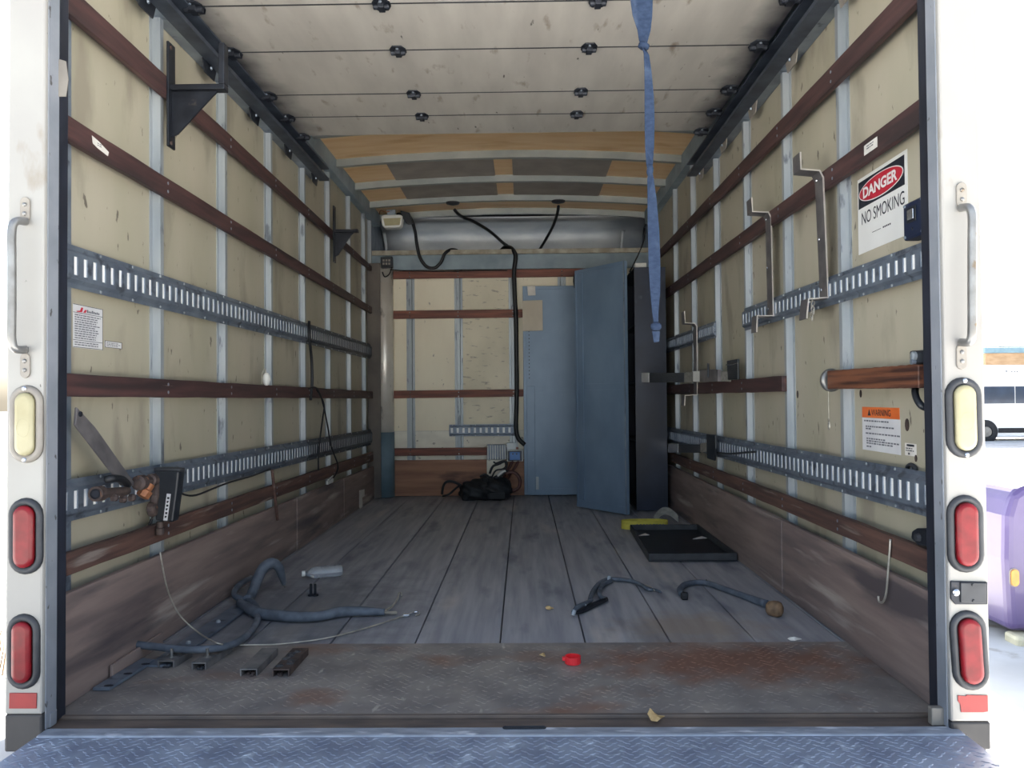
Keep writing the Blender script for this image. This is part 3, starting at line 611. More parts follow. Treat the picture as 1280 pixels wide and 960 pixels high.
tag(pquad([(1197, 869), (1207, 870), (1208, 868.5), (1234, 869), (1234.5, 889), (1228, 890), (1201, 890), (1200, 880), (1197, 876)], YF - .0005, .002).build('red_reflector', 'reflector_red'), 'torn red reflector tape at the foot of the right rear post', 'reflector')
# lock plate
lk = thing('lock_plate', 'dark steel lock plate with a keyhole between the two red lamps on the right post', 'lock', Yp(1210, 756, YF))
pquad([(1187, 726), (1233, 727), (1233, 755), (1193, 755), (1187, 748)], YF - .0005, .006).build('plate', 'black_steel', lk, bevel=.002)
pquad([(1200, 728), (1232, 728), (1232, 754), (1200, 753)], YF - .0068, .004).build('cover', 'rubber', lk, bevel=.002)
MB().lathe([(.009, 0), (.009, .006), (.004, .009)], Yp(1194, 740, YF - .006), (0, -1, 0), 10).build('lock_cylinder', 'chrome', lk)
for px, py in ((1216, 731), (1217, 751)): MB().lathe([(.004, 0), (.003, .003)], Yp(px, py, YF - .011), (0, -1, 0), 8).build('bolt', 'rubber', lk)
# grab handles
def grab(label, bx0, by0, by1, tx, ty0, ty1):
    t_ = thing('grab_handle', label, 'handle', Yp(bx0, by1, YF), 'grab handles on the rear posts')
    for py in (by0, by1):
        c = Yp(bx0, py, YF); MB().rings([stadium(c.x, c.z, .013, .033, YF - d, 6) for d in (0, .006)]).build('mount', 'bezel_grey', t_, bevel=.002)
        for dz in (-.012, .012): MB().lathe([(.006, 0), (.005, .003), (.002, .005)], (c.x, YF - .006, c.z + dz), (0, -1, 0), 8).build('screw', 'handle_metal', t_)
    a, b = Yp(bx0, ty0, YF - .01), Yp(bx0, ty1, YF - .01); c, d = Yp(tx, ty0 + 4, YF - .045), Yp(tx, ty1 - 4, YF - .045)
    mid0 = a.lerp(c, .62) + Vector((0, -.006, .004)); mid1 = b.lerp(d, .62) + Vector((0, -.006, -.004))
    MB().tube([a, mid0, c + Vector((0, 0, -.016)), c.lerp(d, .3), c.lerp(d, .7), d + Vector((0, 0, .016)), mid1, b], .0105, 10, 5).build('bar', 'handle_metal', t_, smooth=True)
grab('pale metal grab handle bolted to the left rear post', 32.5, 262, 457, 15, 277, 437)
grab('pale metal grab handle bolted to the right rear post', 1201, 244, 446, 1215, 260, 428)
# corner blocks on the sill
a = G(1170, 905); tag(MB().box(a.x - .012, a.x + .03, 2.078, 2.10, -.004, .042).build('stop_block', 'bezel_grey', bevel=.003), 'small grey metal stop block on the sill at the right post', 'block')
a = G(70, 897); tag(MB().box(a.x - .02, a.x + .02, 2.078, 2.11, -.004, .036).build('stop_block', 'frame_grey', bevel=.003), 'small grey metal stop block on the sill at the left post', 'block')
p = [Yp(x, y, 2.1075) for x, y in ((73, 74), (83, 77), (86, 100), (83, 121), (74, 121), (72, 98))]
tag(MB().prism(p, (0, -.003, 0)).build('tape_patch', 'bezel_grey'), 'frayed grey tape patch on the seal of the left post', 'tape')

# ================================================================= on the left wall
def gusset(label, px, y_top, y_bot, pxe, ya, lip_top=None, lipw=0.022):
    """wall bracket: upright strip, arm standing out from the wall, gusset plate, turned-up lip"""
    s, zt = Lw(px, y_top, .055); _, zb = Lw(px, y_bot, .055)
    E = Yp(pxe, ya, s); xw = XLP + .053; za = E.z; xe = E.x
    t_ = thing('wall_bracket', label, 'bracket', (xw, s, zb), 'black steel brackets on the left wall')
    MB().box(xw - .001, xw + .008, s - .028, s + .028, zb, zt).build('upright_strip', 'black_steel', t_, bevel=.002)
    MB().box(xw + .008, xe, s - .022, s + .022, za - .02, za).build('arm', 'black_steel', t_, bevel=.003)
    MB().prism([(xw + .0085, s - .004, za - .0205), (xe - .03, s - .004, za - .0205), (xe - .05, s - .004, za - .04), (xw + .03, s - .004, zb + .05), (xw + .0085, s - .004, zb + .04)], (0, .008, 0)).build('gusset_plate', 'black_steel', t_)
    if lip_top:
        zl = Yp(pxe, lip_top, s).z; MB().box(xe - .022, xe, s - .022, s + .022, za + .0005, zl).build('lip', 'black_steel', t_, bevel=.003)
    for z in (zt - .02, zb + .015): MB().lathe([(.008, 0), (.008, .004), (.003, .006)], (xw + .008, s - .012, z), (1, 0, 0), 6).build('bolt', 'rusty_steel', t_)
gusset('large black steel gusset bracket with an upturned lip high on the left wall', 213, 55, 185, 283, 107, 56)
gusset('small black steel gusset bracket further along the left wall, without a lip', 417.5, 258, 328, 448, 287)
# printed stickers
UL, UR, VZ = Vector((0, 1, 0)), Vector((0, -1, 0)), Vector((0, 0, 1))
def quad_on(wf, x0, x1, yt, yb, n): s0, z1 = wf(x0, yt, n); s1, z0 = wf(x1, yb, n); return s0, s1, z0, z1
s0, zt = Lw(91.5, 379, .001); s1, zb = Lw(128.5, 438, .001); _, zb0 = Lw(91.5, 434, .001)
s0 = max(s0, 2.232)
st = thing('printed_sticker', 'white printed data sticker with a red logo under the upper left track', 'sticker', Lm(s0, zb, 0))
MB().mbox(Lm, s0, s1, zb, zt, 0, .0008).build('backing', 'label_white', st)
mb = MB()
for z in (zt - .002, zb + .001, zb + (zt - zb) * .17, zt - (zt - zb) * .2): mb.mbox(Lm, s0, s1, z, z + .0015, .0009, .0013)
mb.mbox(Lm, s1 - .002, s1, zb, zt, .0009, .0013); mb.build('border', 'sign_black', st)
mb = MB(); w = s1 - s0
mb.prism([Lm(s0 + w * a, zt - (zt - zb) * b, .0011) for a, b in ((.1, .16), (.22, .14), (.26, .06), (.32, .06), (.28, .17), (.12, .18))], (.0004, 0, 0))
mb.prism([Lm(s0 + w * a, zt - (zt - zb) * b, .0011) for a, b in ((.32, .17), (.38, .10), (.44, .10), (.40, .17))], (.0004, 0, 0)); mb.build('logo', 'sign_red', st)
mb = MB(); rr = random.Random(3)
for k in range(8):
    a = .45 + .055 * k; mb.mbox(Lm, s0 + w * a, s0 + w * (a + .04), zt - (zt - zb) * .16, zt - (zt - zb) * rr.choice((.09, .105, .115)), .0010, .0014)
print_lines(mb, Lm, s0 + .008, s1 - .012, zb + (zt - zb) * .2, zt - (zt - zb) * .22, .0010, 11, 2, .95)
print_lines(mb, Lm, s0 + .008, s1 - .02, zb + .006, zb + (zt - zb) * .15, .0010, 2, 6, .95); mb.build('printing', 'print_grey', st)
s0, zt = Lw(131, 425.5, .001); s1, zb = Lw(152.5, 436.5, .001)
st = thing('printed_sticker', 'small narrow printed sticker right beside the data sticker on the left wall', 'sticker', Lm(s0, zb, 0))
MB().mbox(Lm, s0, s1, zb, zt, 0, .0008).build('backing', 'label_white', st)
mb = MB()
for a, b, c, d in ((s0, s1, zt - .0015, zt), (s0, s1, zb, zb + .0015), (s0, s0 + .003, zb, zt), (s1 - .003, s1, zb, zt)): mb.mbox(Lm, a, b, c, d, .0009, .0013)
mb.build('border', 'sign_black', st); print_lines(MB(), Lm, s0 + .01, s1 - .01, zb + .004, zt - .004, .001, 3, 9, .9).build('printing', 'print_grey', st)
# torn sticker on the second rail and a paper label on the right one
s0, zt = Lw(115, 171, .053); s1, zb = Lw(136, 192, .053)
zz = lambda s: sum(at2(s)) / 2
st = thing('torn_sticker', 'torn white sticker on the second left rail', 'sticker', Lm(s0, zz(s0), .053))
MB().prism([Lm(s0, zz(s0) + .018, .0525), Lm(s0 + .04, zz(s0) + .012, .0525), Lm(s1, zz(s1) - .002, .0525), Lm(s1 - .005, zz(s1) - .016, .0525), Lm(s0 + .03, zz(s0) - .010, .0525), Lm(s0 + .005, zz(s0) - .004, .0525)], (.0007, 0, 0)).build('backing', 'paper', st)
print_lines(MB(), Lm, s0 + .03, s1 - .03, zz(s0) - .004, zz(s0) + .008, .0533, 2, 4, .9).build('printing', 'print_grey', st)
s0, zt = Rw(1080, 181, .053); s1, zb = Rw(1096.5, 178, .053); zc = sum(at6((s0 + s1) / 2)) / 2
st = thing('paper_label', 'worn white paper label on the second right rail above the danger sign', 'sticker', Rm(s0, zc, .053))
MB().mbox(Rm, s0, s1, zc - .016, zc + .016, .0525, .0533).build('backing', 'paper', st); print_lines(MB(), Rm, s0 - .02, s1 + .02, zc - .004, zc + .012, .0534, 2, 5, .9).build('printing', 'print_grey', st)
# diagonal flat bar, fittings and pendant
a0, a1 = Lw(92, 518, .07), Lw(158, 607, .10)
br = thing('flat_bar', 'dark flat steel bar hung diagonally from the left wall to the rusty pipe fittings', 'bar', Lm(a1[0], a1[1], .08))
def bar4(px4, n0, n1): return [Vector(Lm(*Lw(x, y, (n0 + n1) / 2), (n0 + n1) / 2)) for x, y in px4]
P4 = [Vector(Lm(*Lw(91, 531, .065), .065)), Vector(Lm(*Lw(93, 509, .065), .065)), Vector(Lm(*Lw(116, 534, .075), .075)), Vector(Lm(*Lw(119, 538, .075), .075)), Vector(Lm(*Lw(157, 592, .095), .095)), Vector(Lm(*Lw(168, 607, .10), .10)), Vector(Lm(*Lw(150, 607, .10), .10))]
MB().prism(P4, (.008, 0, 0)).build('bar', 'bracket_steel', br, bevel=.002)
MB().lathe([(.009, 0), (.007, .006)], P4[1].lerp(P4[0], .4) + Vector((.008, .015, 0)), (1, 0, 0), 8).build('bolt', 'black_steel', br)
sP = Lw(160, 610, .12)[0]
pf = thing('pipe_fittings', 'rusty threaded pipe fittings with a brass elbow on the left lower track', 'fittings', Lm(sP, Lw(160, 640, .1)[1], .06))
def LP(px, py, n): return Vector(Lm(*Lw(px, py, n), n))
MB().lathe([(.016, -.02), (.022, -.02), (.022, .012), (.015, .012), (.013, .16)], LP(124, 617, .11), (LP(185, 611, .11) - LP(124, 617, .11)), 14).build('pipe', 'rusty_steel', pf, smooth=False)
MB().lathe([(.015, -.0215), (.010, -.0215), (.012, .004), (.001, .004)], LP(124, 617, .11), (LP(185, 611, .11) - LP(124, 617, .11)), 14).build('pipe_mouth', 'navy_dark', pf)
MB().tube([LP(132, 600, .11), LP(140, 598, .125), LP(152, 599, .125), LP(160, 606, .11)], .011, 8).build('hose_elbow', 'cable_black', pf, smooth=True)
MB().lathe([(.012, 0), (.022, .004), (.022, .026), (.014, .03), (.014, .05)], LP(177, 622, .115), (0.3, .3, .6), 8).build('brass_elbow', 'copper_fitting', pf)
MB().lathe([(.014, 0), (.024, .004), (.024, .03), (.015, .034), (.015, .07), (.021, .074), (.021, .095)], LP(172, 604, .12), (LP(206, 597, .13) - LP(172, 604, .12)), 12).build('union', 'rusty_steel', pf)
MB().tube([LP(195, 603, .12), LP(193, 620, .125), LP(192, 635, .12)], [.010, .015, .010], 10, 3).build('tee', 'rusty_steel', pf)
MB().lathe([(.02, 0), (.024, .004), (.024, .02), (.016, .024)], LP(186, 637, .11), (1, .1, 0.1), 10).build('tee_nut', 'rusty_steel', pf)
for px, py in ((140, 622), (151, 624), (162, 622)): MB().lathe([(.012, 0), (.012, .012), (.006, .018)], LP(px, py, .115), (1, 0, 0), 6).build('nut', 'rusty_steel', pf)
pd = thing('pendant_control', 'black pendant control box with a white label hanging on the left lower track', 'control box', LP(207, 670, .08))
yy = LP(208, 625, .10).y
q = [Yp(x, y, yy) for x, y in ((193, 588), (224, 589), (221, 616), (216, 653), (194, 651), (193, 620))]
MB().prism(q, (0, .05, 0)).build('housing', 'plastic_black', pd, bevel=.006)
q = [Yp(x, y, yy - .0012) for x, y in ((208.5, 617), (213.5, 617.5), (209, 651), (204, 650.5))]
MB().prism(q, (0, .001, 0)).build('label_strip', 'label_white', pd)
mb = MB()
for k in range(6):
    a = q[0].lerp(q[3], .12 + .14 * k); b = q[1].lerp(q[2], .12 + .14 * k); d = (q[3] - q[0]) * .08
    mb.prism([a.lerp(b, .25) + Vector((0, -.0006, 0)), a.lerp(b, .8) + Vector((0, -.0006, 0)), a.lerp(b, .8 - .2 * (k % 2)) + d + Vector((0, -.0006, 0)), a.lerp(b, .25) + d + Vector((0, -.0006, 0))], (0, .0004, 0))
mb.build('printing', 'plastic_black', pd)
q = [Yp(x, y, yy + .01) for x, y in ((192, 585), (205, 584.5), (225, 586), (225, 590), (192, 589))]; MB().prism(q, (0, .04, 0)).build('top_cover', 'rubber', pd, bevel=.002)
MB().lathe([(.012, 0), (.012, .02), (.016, .024), (.014, .045)], Yp(200, 652, yy + .02), (0, 0, -1), 12).build('push_button', 'rusty_steel', pd)
MB().tube([Yp(194, 640, yy + .02), Yp(187, 655, yy + .02), Yp(181, 668, yy + .01), Yp(179, 676, yy)], .0045, 6).build('lead', 'cable_black', pd, smooth=True)
MB().lathe([(.008, 0), (.01, .003), (.01, .012)], Yp(179, 675, yy), (0, 0, -1), 8).build('lead_plug', 'rubber', pd)
MB().tube([Yp(222, 612, yy + .03), LP(230, 618, .07), LP(245, 619, .07), LP(268, 610, .06), LP(290, 602, .058), LP(318, 594, .056), LP(338, 586, .056)], .004, 6).build('cord', 'cable_black', pd, smooth=True)
# bulge lamp, hanging cords, stick, paper, clip
a = LP(327.5, 480, .054); wk = thing('work_bulb', 'small white bulb hooked over the middle left rail', 'lamp', a)
MB().lathe([(.006, 0), (.014, .008), (.02, .03), (.016, .05), (.008, .062)], a + Vector((.022, 0, -.008)), (0, 0, 1), 12).build('bulb', 'plastic_white', wk, smooth=True)
MB().tube([a + Vector((.02, 0, .05)), a + Vector((.015, 0, .07)), a + Vector((.002, 0, .05)), a + Vector((.001, 0, .0))], .004, 6).build('hook', 'wire_steel', wk)
tag(MB().tube([LP(386.5, 402, .056), LP(386.5, 420, .066), LP(389.5, 450, .06), LP(390, 480, .06), LP(388, 500, .057)], .009, 7).build('extension_cord', 'cable_black', smooth=True), 'thick black cord hanging from the upper left track over the middle rail', 'cord')
tag(MB().tube([LP(386, 486, .056), LP(392, 484, .066), LP(398, 488, .068), LP(404, 505, .062), LP(410, 535, .062), LP(414, 558, .062), LP(422, 580, .062), LP(421, 590, .062), LP(416, 598, .058)], .0055, 6).build('extension_cord', 'cable_black', smooth=True), 'thin black cord draped from the middle left rail down to the white clip', 'cord')
tag(MB().tube([LP(396, 487, .062), LP(405, 505, .064), LP(403, 525, .06), LP(400, 548, .062), LP(398, 570, .06), LP(398, 588, .057)], .0055, 6).build('extension_cord', 'cable_black', smooth=True), 'short black cord hanging from the middle left rail across the lower track', 'cord')
mb = MB(); a, b = LP(409, 604, .058), LP(416, 598, .058); mb.tube([a, b], .004, 6, 1); mb.tube([LP(410, 600, .058), LP(416, 594.5, .058)], .004, 6, 1); mb.box(a.x - .006, a.x + .004, min(a.y, b.y), max(a.y, b.y), a.z - .01, a.z + .012)
tag(mb.build('wire_clip', 'plastic_white'), 'small white wire clip on the low left rail at the end of the cord', 'clip')
tag(MB().tube([LP(340, 587, .058), LP(343, 615, .058), LP(347, 650, .058)], .008, 7).build('wooden_stick', 'rail_wood_worn', smooth=True), 'thin brown stick standing against the low left rail and kick panel', 'stick')
P = [Vector(Lm(*Lw(x, y, .056), .056)) for x, y in ((449, 613), (455.5, 611.5), (455.5, 620), (452.8, 622), (453.2, 635), (451, 637.5), (449, 634))]
tag(MB().prism(P, (.001, 0, 0)).build('paper_scrap', 'paper'), 'torn strip of white paper on the far left kick panel', 'paper')

# ================================================================= on the right wall
def hook(label, px, wall_n, w, pts, chain=False):
    y = Rw(*px, wall_n)[0]
    A = [Yp(a, b, y) for a, b in pts]; th = .006
    t_ = thing('hook_bracket', label, 'hook', A[-1], 'bent flat-bar hooks on the right wall')
    # offset the bent profile to give the bar its thickness
    nrm = []
    for i in range(len(A)):
        n_ = Vector((0, 0, 0))
        for j in (i - 1, i):
            if 0 <= j < len(A) - 1: d = (A[j + 1] - A[j]).normalized(); n_ += Vector((-d.z, 0, d.x))
        nrm.append(n_.normalized() * th)
    mb = MB(); mb.rings([[A[i], A[i] + nrm[i], A[i] + nrm[i] + Vector((0, w, 0)), A[i] + Vector((0, w, 0))] for i in range(len(A))]); mb.build('bent_bar', 'bracket_steel', t_)
    mb = MB(); mb.rings([[A[i] + Vector((0, -.0012, 0)), A[i] + nrm[i] + Vector((0, -.0012, 0)), A[i] + nrm[i] - Vector((0, .0002, 0)), A[i] - Vector((0, .0002, 0))] for i in range(len(A))]); mb.build('lit_edge', 'lit_edge_steel', t_)  # pale strip added to paint the light on the near-facing edge
    k0, k1 = 3, 4
    for f in (.0, .5, .93):
        c = A[k0].lerp(A[k1], f); MB().lathe([(.006, 0), (.005, .003), (.002, .004)], c + Vector((-.0075, w * .5, 0)), (-1, 0, 0), 8).build('bolt', 'chrome', t_)
    if chain:
        mb = MB(); rr = random.Random(2); b = A[5] + Vector((.022, .02, -.004))
        for k in range(7):
            o = b + Vector((.004 * math.sin(k * 2.1), .004 * math.cos(k), -.011 * k))
            ax = Vector((1, 0, 0)) if k % 2 else Vector((0, 1, 0))
            mb.tube([o + ax * .006 * math.cos(q) + Vector((0, 0, .010 * math.sin(q))) for q in [2 * math.pi * i / 8 for i in range(8)]], .0018, 5, 1, True)
        mb.build('chain', 'wire_steel', t_)
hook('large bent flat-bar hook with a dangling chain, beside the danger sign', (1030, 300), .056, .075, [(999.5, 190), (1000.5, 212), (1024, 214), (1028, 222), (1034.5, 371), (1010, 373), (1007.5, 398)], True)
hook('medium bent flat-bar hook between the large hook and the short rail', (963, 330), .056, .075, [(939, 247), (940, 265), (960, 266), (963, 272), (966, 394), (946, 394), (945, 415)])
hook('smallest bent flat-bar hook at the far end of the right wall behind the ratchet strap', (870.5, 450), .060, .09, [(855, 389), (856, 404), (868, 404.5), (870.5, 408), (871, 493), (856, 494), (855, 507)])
# danger sign
s0, z1 = Rw(1072, 222.5, .001); s1, z0 = Rw(1135.5, 297, .001); _, z0b = Rw(1072, 316, .001); _, z1b = Rw(1135.5, 189, .001); z0, z1 = (z0 + z0b) / 2, (z1 + z1b) / 2
sg = thing('danger_sign', 'white DANGER NO SMOKING sign with red oval on the right wall', 'sign', Rm((s0 + s1) / 2, z0, 0))
MB().mbox(Rm, s0, s1, z0, z1, 0, .0015).build('board', 'sign_white', sg)
w = s0 - s1; h = z1 - z0; uo = lambda u, v, n: Rm(s0 - w * u, z0 + h * v, n)
MB().mbox(Rm, s0 - w * .02, s0 - w * .955, z0 + h * .60, z0 + h * .955, .0016, .0020).build('black_band', 'sign_black', sg)
def oval(a, b, n, nm, mt): MB().prism([uo(.487 + a * math.cos(q), .777 + b * math.sin(q), n) for q in [2 * math.pi * i / 40 for i in range(40)]], (-.0004, 0, 0)).build(nm, mt, sg)
oval(.452, .152, .0021, 'oval_rim', 'sign_white'); oval(.437, .140, .0026, 'oval', 'sign_red')
text('lettering', 'DANGER', uo(.135, .705, .0032), UR, VZ, w * .70, h * .145, 'sign_white', sg, bold=0.035)
text('lettering', 'NO SMOKING', uo(.09, .375, .0018), UR, VZ, w * .86, h * .16, 'sign_black', sg, bold=0.0)
mb = MB(); mb.mbox(Rm, s0 - w * .31, s0 - w * .49, z0 + h * .215, z0 + h * .222, .0016, .002)
for k in range(5): mb.mbox(Rm, s0 - w * (.53 + .033 * k), s0 - w * (.553 + .033 * k), z0 + h * .21, z0 + h * .23, .0016, .002)
mb.build('fine_print', 'sign_black', sg)
# black lock box over the sign's corner
def RP(px, py, n): return Vector(Rm(*Rw(px, py, n), n))
sa, za = Rw(1127, 302, .055); sb, zb = Rw(1152.5, 243, .055); _, zc1 = Rw(1127, 256, .055); zlo, zhi = za, (zb + zc1) / 2
bxx = thing('latch_box', 'dark blue-black latch box fixed over the corner of the danger sign', 'latch', Rm((sa + sb) / 2, zlo, 0))
MB().mbox(Rm, sa, sb, zlo, zhi, .002, .05).build('housing', 'plastic_navy', bxx, bevel=.006)
MB().mbox(Rm, sa - (sa - sb) * .22, sa - (sa - sb) * .66, zlo + (zhi - zlo) * .42, zlo + (zhi - zlo) * .84, .0502, .054).build('recess_frame', 'plastic_black', bxx, bevel=.002)
MB().mbox(Rm, sa - (sa - sb) * .32, sa - (sa - sb) * .60, zlo + (zhi - zlo) * .48, zlo + (zhi - zlo) * .76, .0542, .058).build('latch_tongue', 'chrome', bxx, bevel=.002)
for u in (.1, .9):
    for v in (.08, .92): MB().lathe([(.005, 0), (.004, .003)], Rm(sa - (sa - sb) * u, zlo + (zhi - zlo) * v, .0502), (-1, 0, 0), 8).build('screw', 'galvanised', bxx)
MB().lathe([(.004, 0), (.004, .002)], Rm(sa - (sa - sb) * .45, zlo + (zhi - zlo) * .24, .0502), (-1, 0, 0), 8).build('keyhole', 'rubber', bxx)
# warning sticker
s0, z1 = Rw(1077.5, 508.5, .001); s1, zx = Rw(1124, 508, .001); s1b, z0 = Rw(1126, 569, .001); _, zo = Rw(1077.5, 521.5, .001)
ws = thing('warning_sticker', 'peeling WARNING sticker with an orange band below the rail stub', 'sticker', Rm((s0 + s1) / 2, z0, 0))
MB().mbox(Rm, s0, s1b, z0, zo - .001, 0, .0008).build('backing', 'label_white', ws); MB().mbox(Rm, s0, s1, zo, z1, 0, .0010).build('orange_band', 'label_orange', ws)
w = s0 - s1; hb = z1 - zo
text('lettering', 'WARNING', Rm(s0 - w * .27, zo + hb * .2, .0012), UR, VZ, w * .52, hb * .6, 'sign_black', ws)
MB().prism([Rm(s0 - w * .165, zo + hb * .2, .0012), Rm(s0 - w * .255, zo + hb * .2, .0012), Rm(s0 - w * .21, zo + hb * .82, .0012)], (-.0004, 0, 0)).build('alert_triangle', 'sign_black', ws)
mb = MB(); hh = zo - z0
for k, (u0, u1) in enumerate(((.06, .72), (.1, .84), (.1, .24), (.1, .96), (.12, .6), (.12, .94), (.12, .78), (.12, .26))):
    v = (.9, .73, .66, .52, .36, .29, .22, .12)[k]; s = s0 - w * u0; rr = random.Random(k + 3)
    while s > s0 - w * u1:
        d = rr.uniform(.008, .022); mb.mbox(Rm, s, s - d, z0 + hh * v - .0022, z0 + hh * v + .0026, .0009, .0013); s -= d + .005
mb.build('printing', 'print_grey', ws)
s0, z1 = Rw(1131, 553.5, .001); s1, z0 = Rw(1145.5, 571, .001)
ws = thing('small_sticker', 'small white sticker at the lower corner of the warning sticker', 'sticker', Rm(s0, z0, 0))
MB().mbox(Rm, s0, s1, z0, z1, 0, .0008).build('backing', 'paper', ws)
mb = MB(); print_lines(mb, Rm, s0 - .006, s1 + .006, z0 + .012, z1 - .012, .0009, 2, 3, .8); mb.mbox(Rm, s0 - .012, s1 + .012, z1 - .009, z1 - .003, .0009, .0013); mb.mbox(Rm, s0 - .02, s1 + .04, z0 + .003, z0 + .009, .0009, .0013); mb.build('printing', 'sign_black', ws)
# holes worn through the liner, eyelet clip, latch, pull handle, low block, wire hook
hl = thing('door_latch', 'black cast latch with a curved pull handle around the rail stub', 'latch', RP(1148, 456, .04))
MB().prism([RP(x, y, .062) for x, y in ((1136, 438.5), (1158, 437), (1158, 454), (1142, 455.5), (1136, 449))], (.05, 0, 0)).build('body', 'plastic_black', hl, bevel=.006)
MB().lathe([(.013, 0), (.013, .008), (.006, .011)], RP(1144, 445, .062), (-1, 0, 0), 12).build('bolt', 'galvanised_bright', hl)
MB().lathe([(.008, 0), (.008, .012)], RP(1144, 452, .062), (-1, 0, 0), 8).build('pin', 'galvanised', hl)
(MB().tube([RP(1144, 484, .03), RP(1144, 492, .05), RP(1147, 501, .055), RP(1153, 508, .05), RP(1161, 511, .03)], .010, 8).build('pull_handle', 'plastic_black', hl, smooth=True))
c = RP(1141, 586, .004); el = thing('eyelet', 'black oval eyelet above the lower right track', 'eyelet', c)
MB().tube([c + Vector((-.004, .026 * math.cos(q), .012 * math.sin(q))) for q in [2 * math.pi * i / 16 for i in range(16)]], .006, 6, 1, True).build('rim', 'rubber', el, smooth=True); MB().lathe([(.006, 0), (.006, .004)], c + Vector((0, 0, 0)), (-1, 0, 0), 8).build('rivet', 'galvanised_bright', el)
for px, py, r_ in ((1134, 531, .013), (1076, 492, .009), (997, 493, .011), (1036, 526, .007), (1145, 573, .007)):
    c = RP(px, py, .001); q0 = MB().lathe([(r_ * .5, 0), (r_, 0), (r_, .001), (r_ * .5, .0015)], c, (-1, 0, 0), 12); q0.v = [(v[0], v[1], c.z + (v[2] - c.z) * 1.5) for v in q0.v]
    o = q0.build('rust_ring', 'rusty_steel', wr)
lb = thing('latch_keeper', 'blackened latch keeper block on the right post side above the low rail', 'latch', RP(1150, 684, .04))
MB().prism([RP(x, y, .065) for x, y in ((1139, 664), (1145, 660), (1158, 661), (1160, 672), (1160, 684), (1146, 681), (1138, 673))], (.04, 0, 0)).build('body', 'black_steel', lb, bevel=.005)
MB().lathe([(.012, 0), (.010, .01)], RP(1149, 672, .065), (-1, 0, 0), 8).build('bolt', 'rubber', lb)
kh = [RP(x, y, n) for x, y, n in ((1113, 674, .058), (1112, 690, .060), (1110, 715, .062), (1108, 740, .062), (1104, 752, .064), (1099, 752, .064), (1098, 745, .064))]
tag(MB().tube(kh, .0035, 6).build('wire_hook', 'wire_steel', smooth=True), 'long bent white wire hook hanging from the low right rail', 'hook')

# ================================================================= locker in the front right corner
A, B = G(796, 639), G(834, 641); yN = A.y; xl, xr = A.x, 1.072
lk = thing('steel_locker', 'tall blue steel locker with both doors open in the front right corner', 'locker', ((xl + xr) / 2, yN, 0))
zT = Yp(815, 334, yN).z
MB().box(xl, xr, yN, yN + .012, .004, zT).build('side_panel', 'navy_panel', lk)
MB().box(xl, xr, 6.80, 6.812, .004, zT).build('side_panel', 'navy_panel', lk)
MB().box(xr - .012, xr, yN + .0125, 6.7995, .004, zT).build('back_panel', 'navy_dark', lk)
MB().box(xl, xr - .0125, yN + .0125, 6.7995, zT - .012, zT).build('top_panel', 'navy_dark', lk); MB().box(xl, xr - .0125, yN + .0125, 6.7995, .004, .02).build('bottom_panel', 'navy_dark', lk)
for z in (.5, .95, 1.4): MB().box(xl + .03, xr - .0125, yN + .0125, 6.7995, z, z + .015).build('shelf', 'navy_dark', lk)
def leaf(a, b, zt, zb, lab, stile_l, groove, parts):
    """a pressed door leaf standing on the line a-b (seen from the left edge to the right edge)"""
    d = (b - a); d.z = 0; Ln = d.length; d.normalize(); nrm = Vector((d.y, -d.x, 0))      # towards the camera
    if nrm.y > 0: nrm = -nrm
    th = .022
    def P(u, z, n): q = a + d * u + nrm * n; return (q.x, q.y, z)
    def pb(u0, u1, z0, z1, n0, n1, nm, mt, par, bev=.002): return MB().hexa([P(u0, z0, n0), P(u1, z0, n0), P(u1, z0, n1), P(u0, z0, n1), P(u0, z1, n0), P(u1, z1, n0), P(u1, z1, n1), P(u0, z1, n1)]).build(nm, mt, par, bevel=bev)
    o = pb(0, Ln, zb, zt, -th, 0, 'door', 'blue_steel', lk); o['label'] = lab
    for (u0, u1, v0, v1) in parts: pb(Ln * u0, Ln * u1, zb + (zt - zb) * v0, zb + (zt - zb) * v1, .0005, .008, 'pressed_rail', 'blue_steel', o)
    for v in groove: pb(Ln * .17, Ln * .96, zb + (zt - zb) * v, zb + (zt - zb) * v + .005, .0004, .0025, 'crease', 'blue_steel', o, .0008)
    return o, P, Ln
a, b = G(722, 635), G(784.5, 645.5); zt = (Yp(722, 336.5, a.y).z + Yp(784.5, 328, b.y).z) / 2
o, P, Ln = leaf(a, b, zt, .012, 'near locker door swung open towards the middle of the box', .16, (.49, .515), [(0, .03, 0, 1), (.11, .16, .03, .985), (.95, 1, 0, 1), (.03, .95, 0, .03), (.03, .95, .985, 1)])
MB().add([P(Ln * .98, .02, .0085), P(Ln, .02, .0085), P(Ln, zt, .0085), P(Ln * .98, zt, .0085)], [(0, 1, 2, 3)]).build('worn_edge', 'galvanised', o)
a, b = G(655.5, 620.5), G(721, 620); b = a + (b - a) * (.80 / (b - a).length); b.y = a.y
zt2 = Yp(690, 357.5, a.y).z
o, P, Ln = leaf(a, b, zt2, .012, 'far locker door standing flat against the front bulkhead', .1, (.478, .495), [(0, .035, 0, 1), (.035, .12, 0, .52), (.12, 1, 0, .03), (.035, 1, .985, 1)])
mb = MB()
for k in range(22): mb.add([P(Ln * .06 + du, zt2 * .56 + k * zt2 * .017 + dv, .0025) for du, dv in ((0, 0), (.008, 0), (.008, .01), (0, .01))], [(0, 1, 2, 3)])
mb.build('punched_slots', 'navy_dark', o)
MB().hexa([P(.10, .06, .0085), P(.125, .06, .0085), P(.125, .06, .012), P(.10, .06, .012), P(.10, .17, .0085), P(.125, .17, .0085), P(.125, .17, .012), P(.10, .17, .012)]).build('latch_strike', 'galvanised_bright', o)
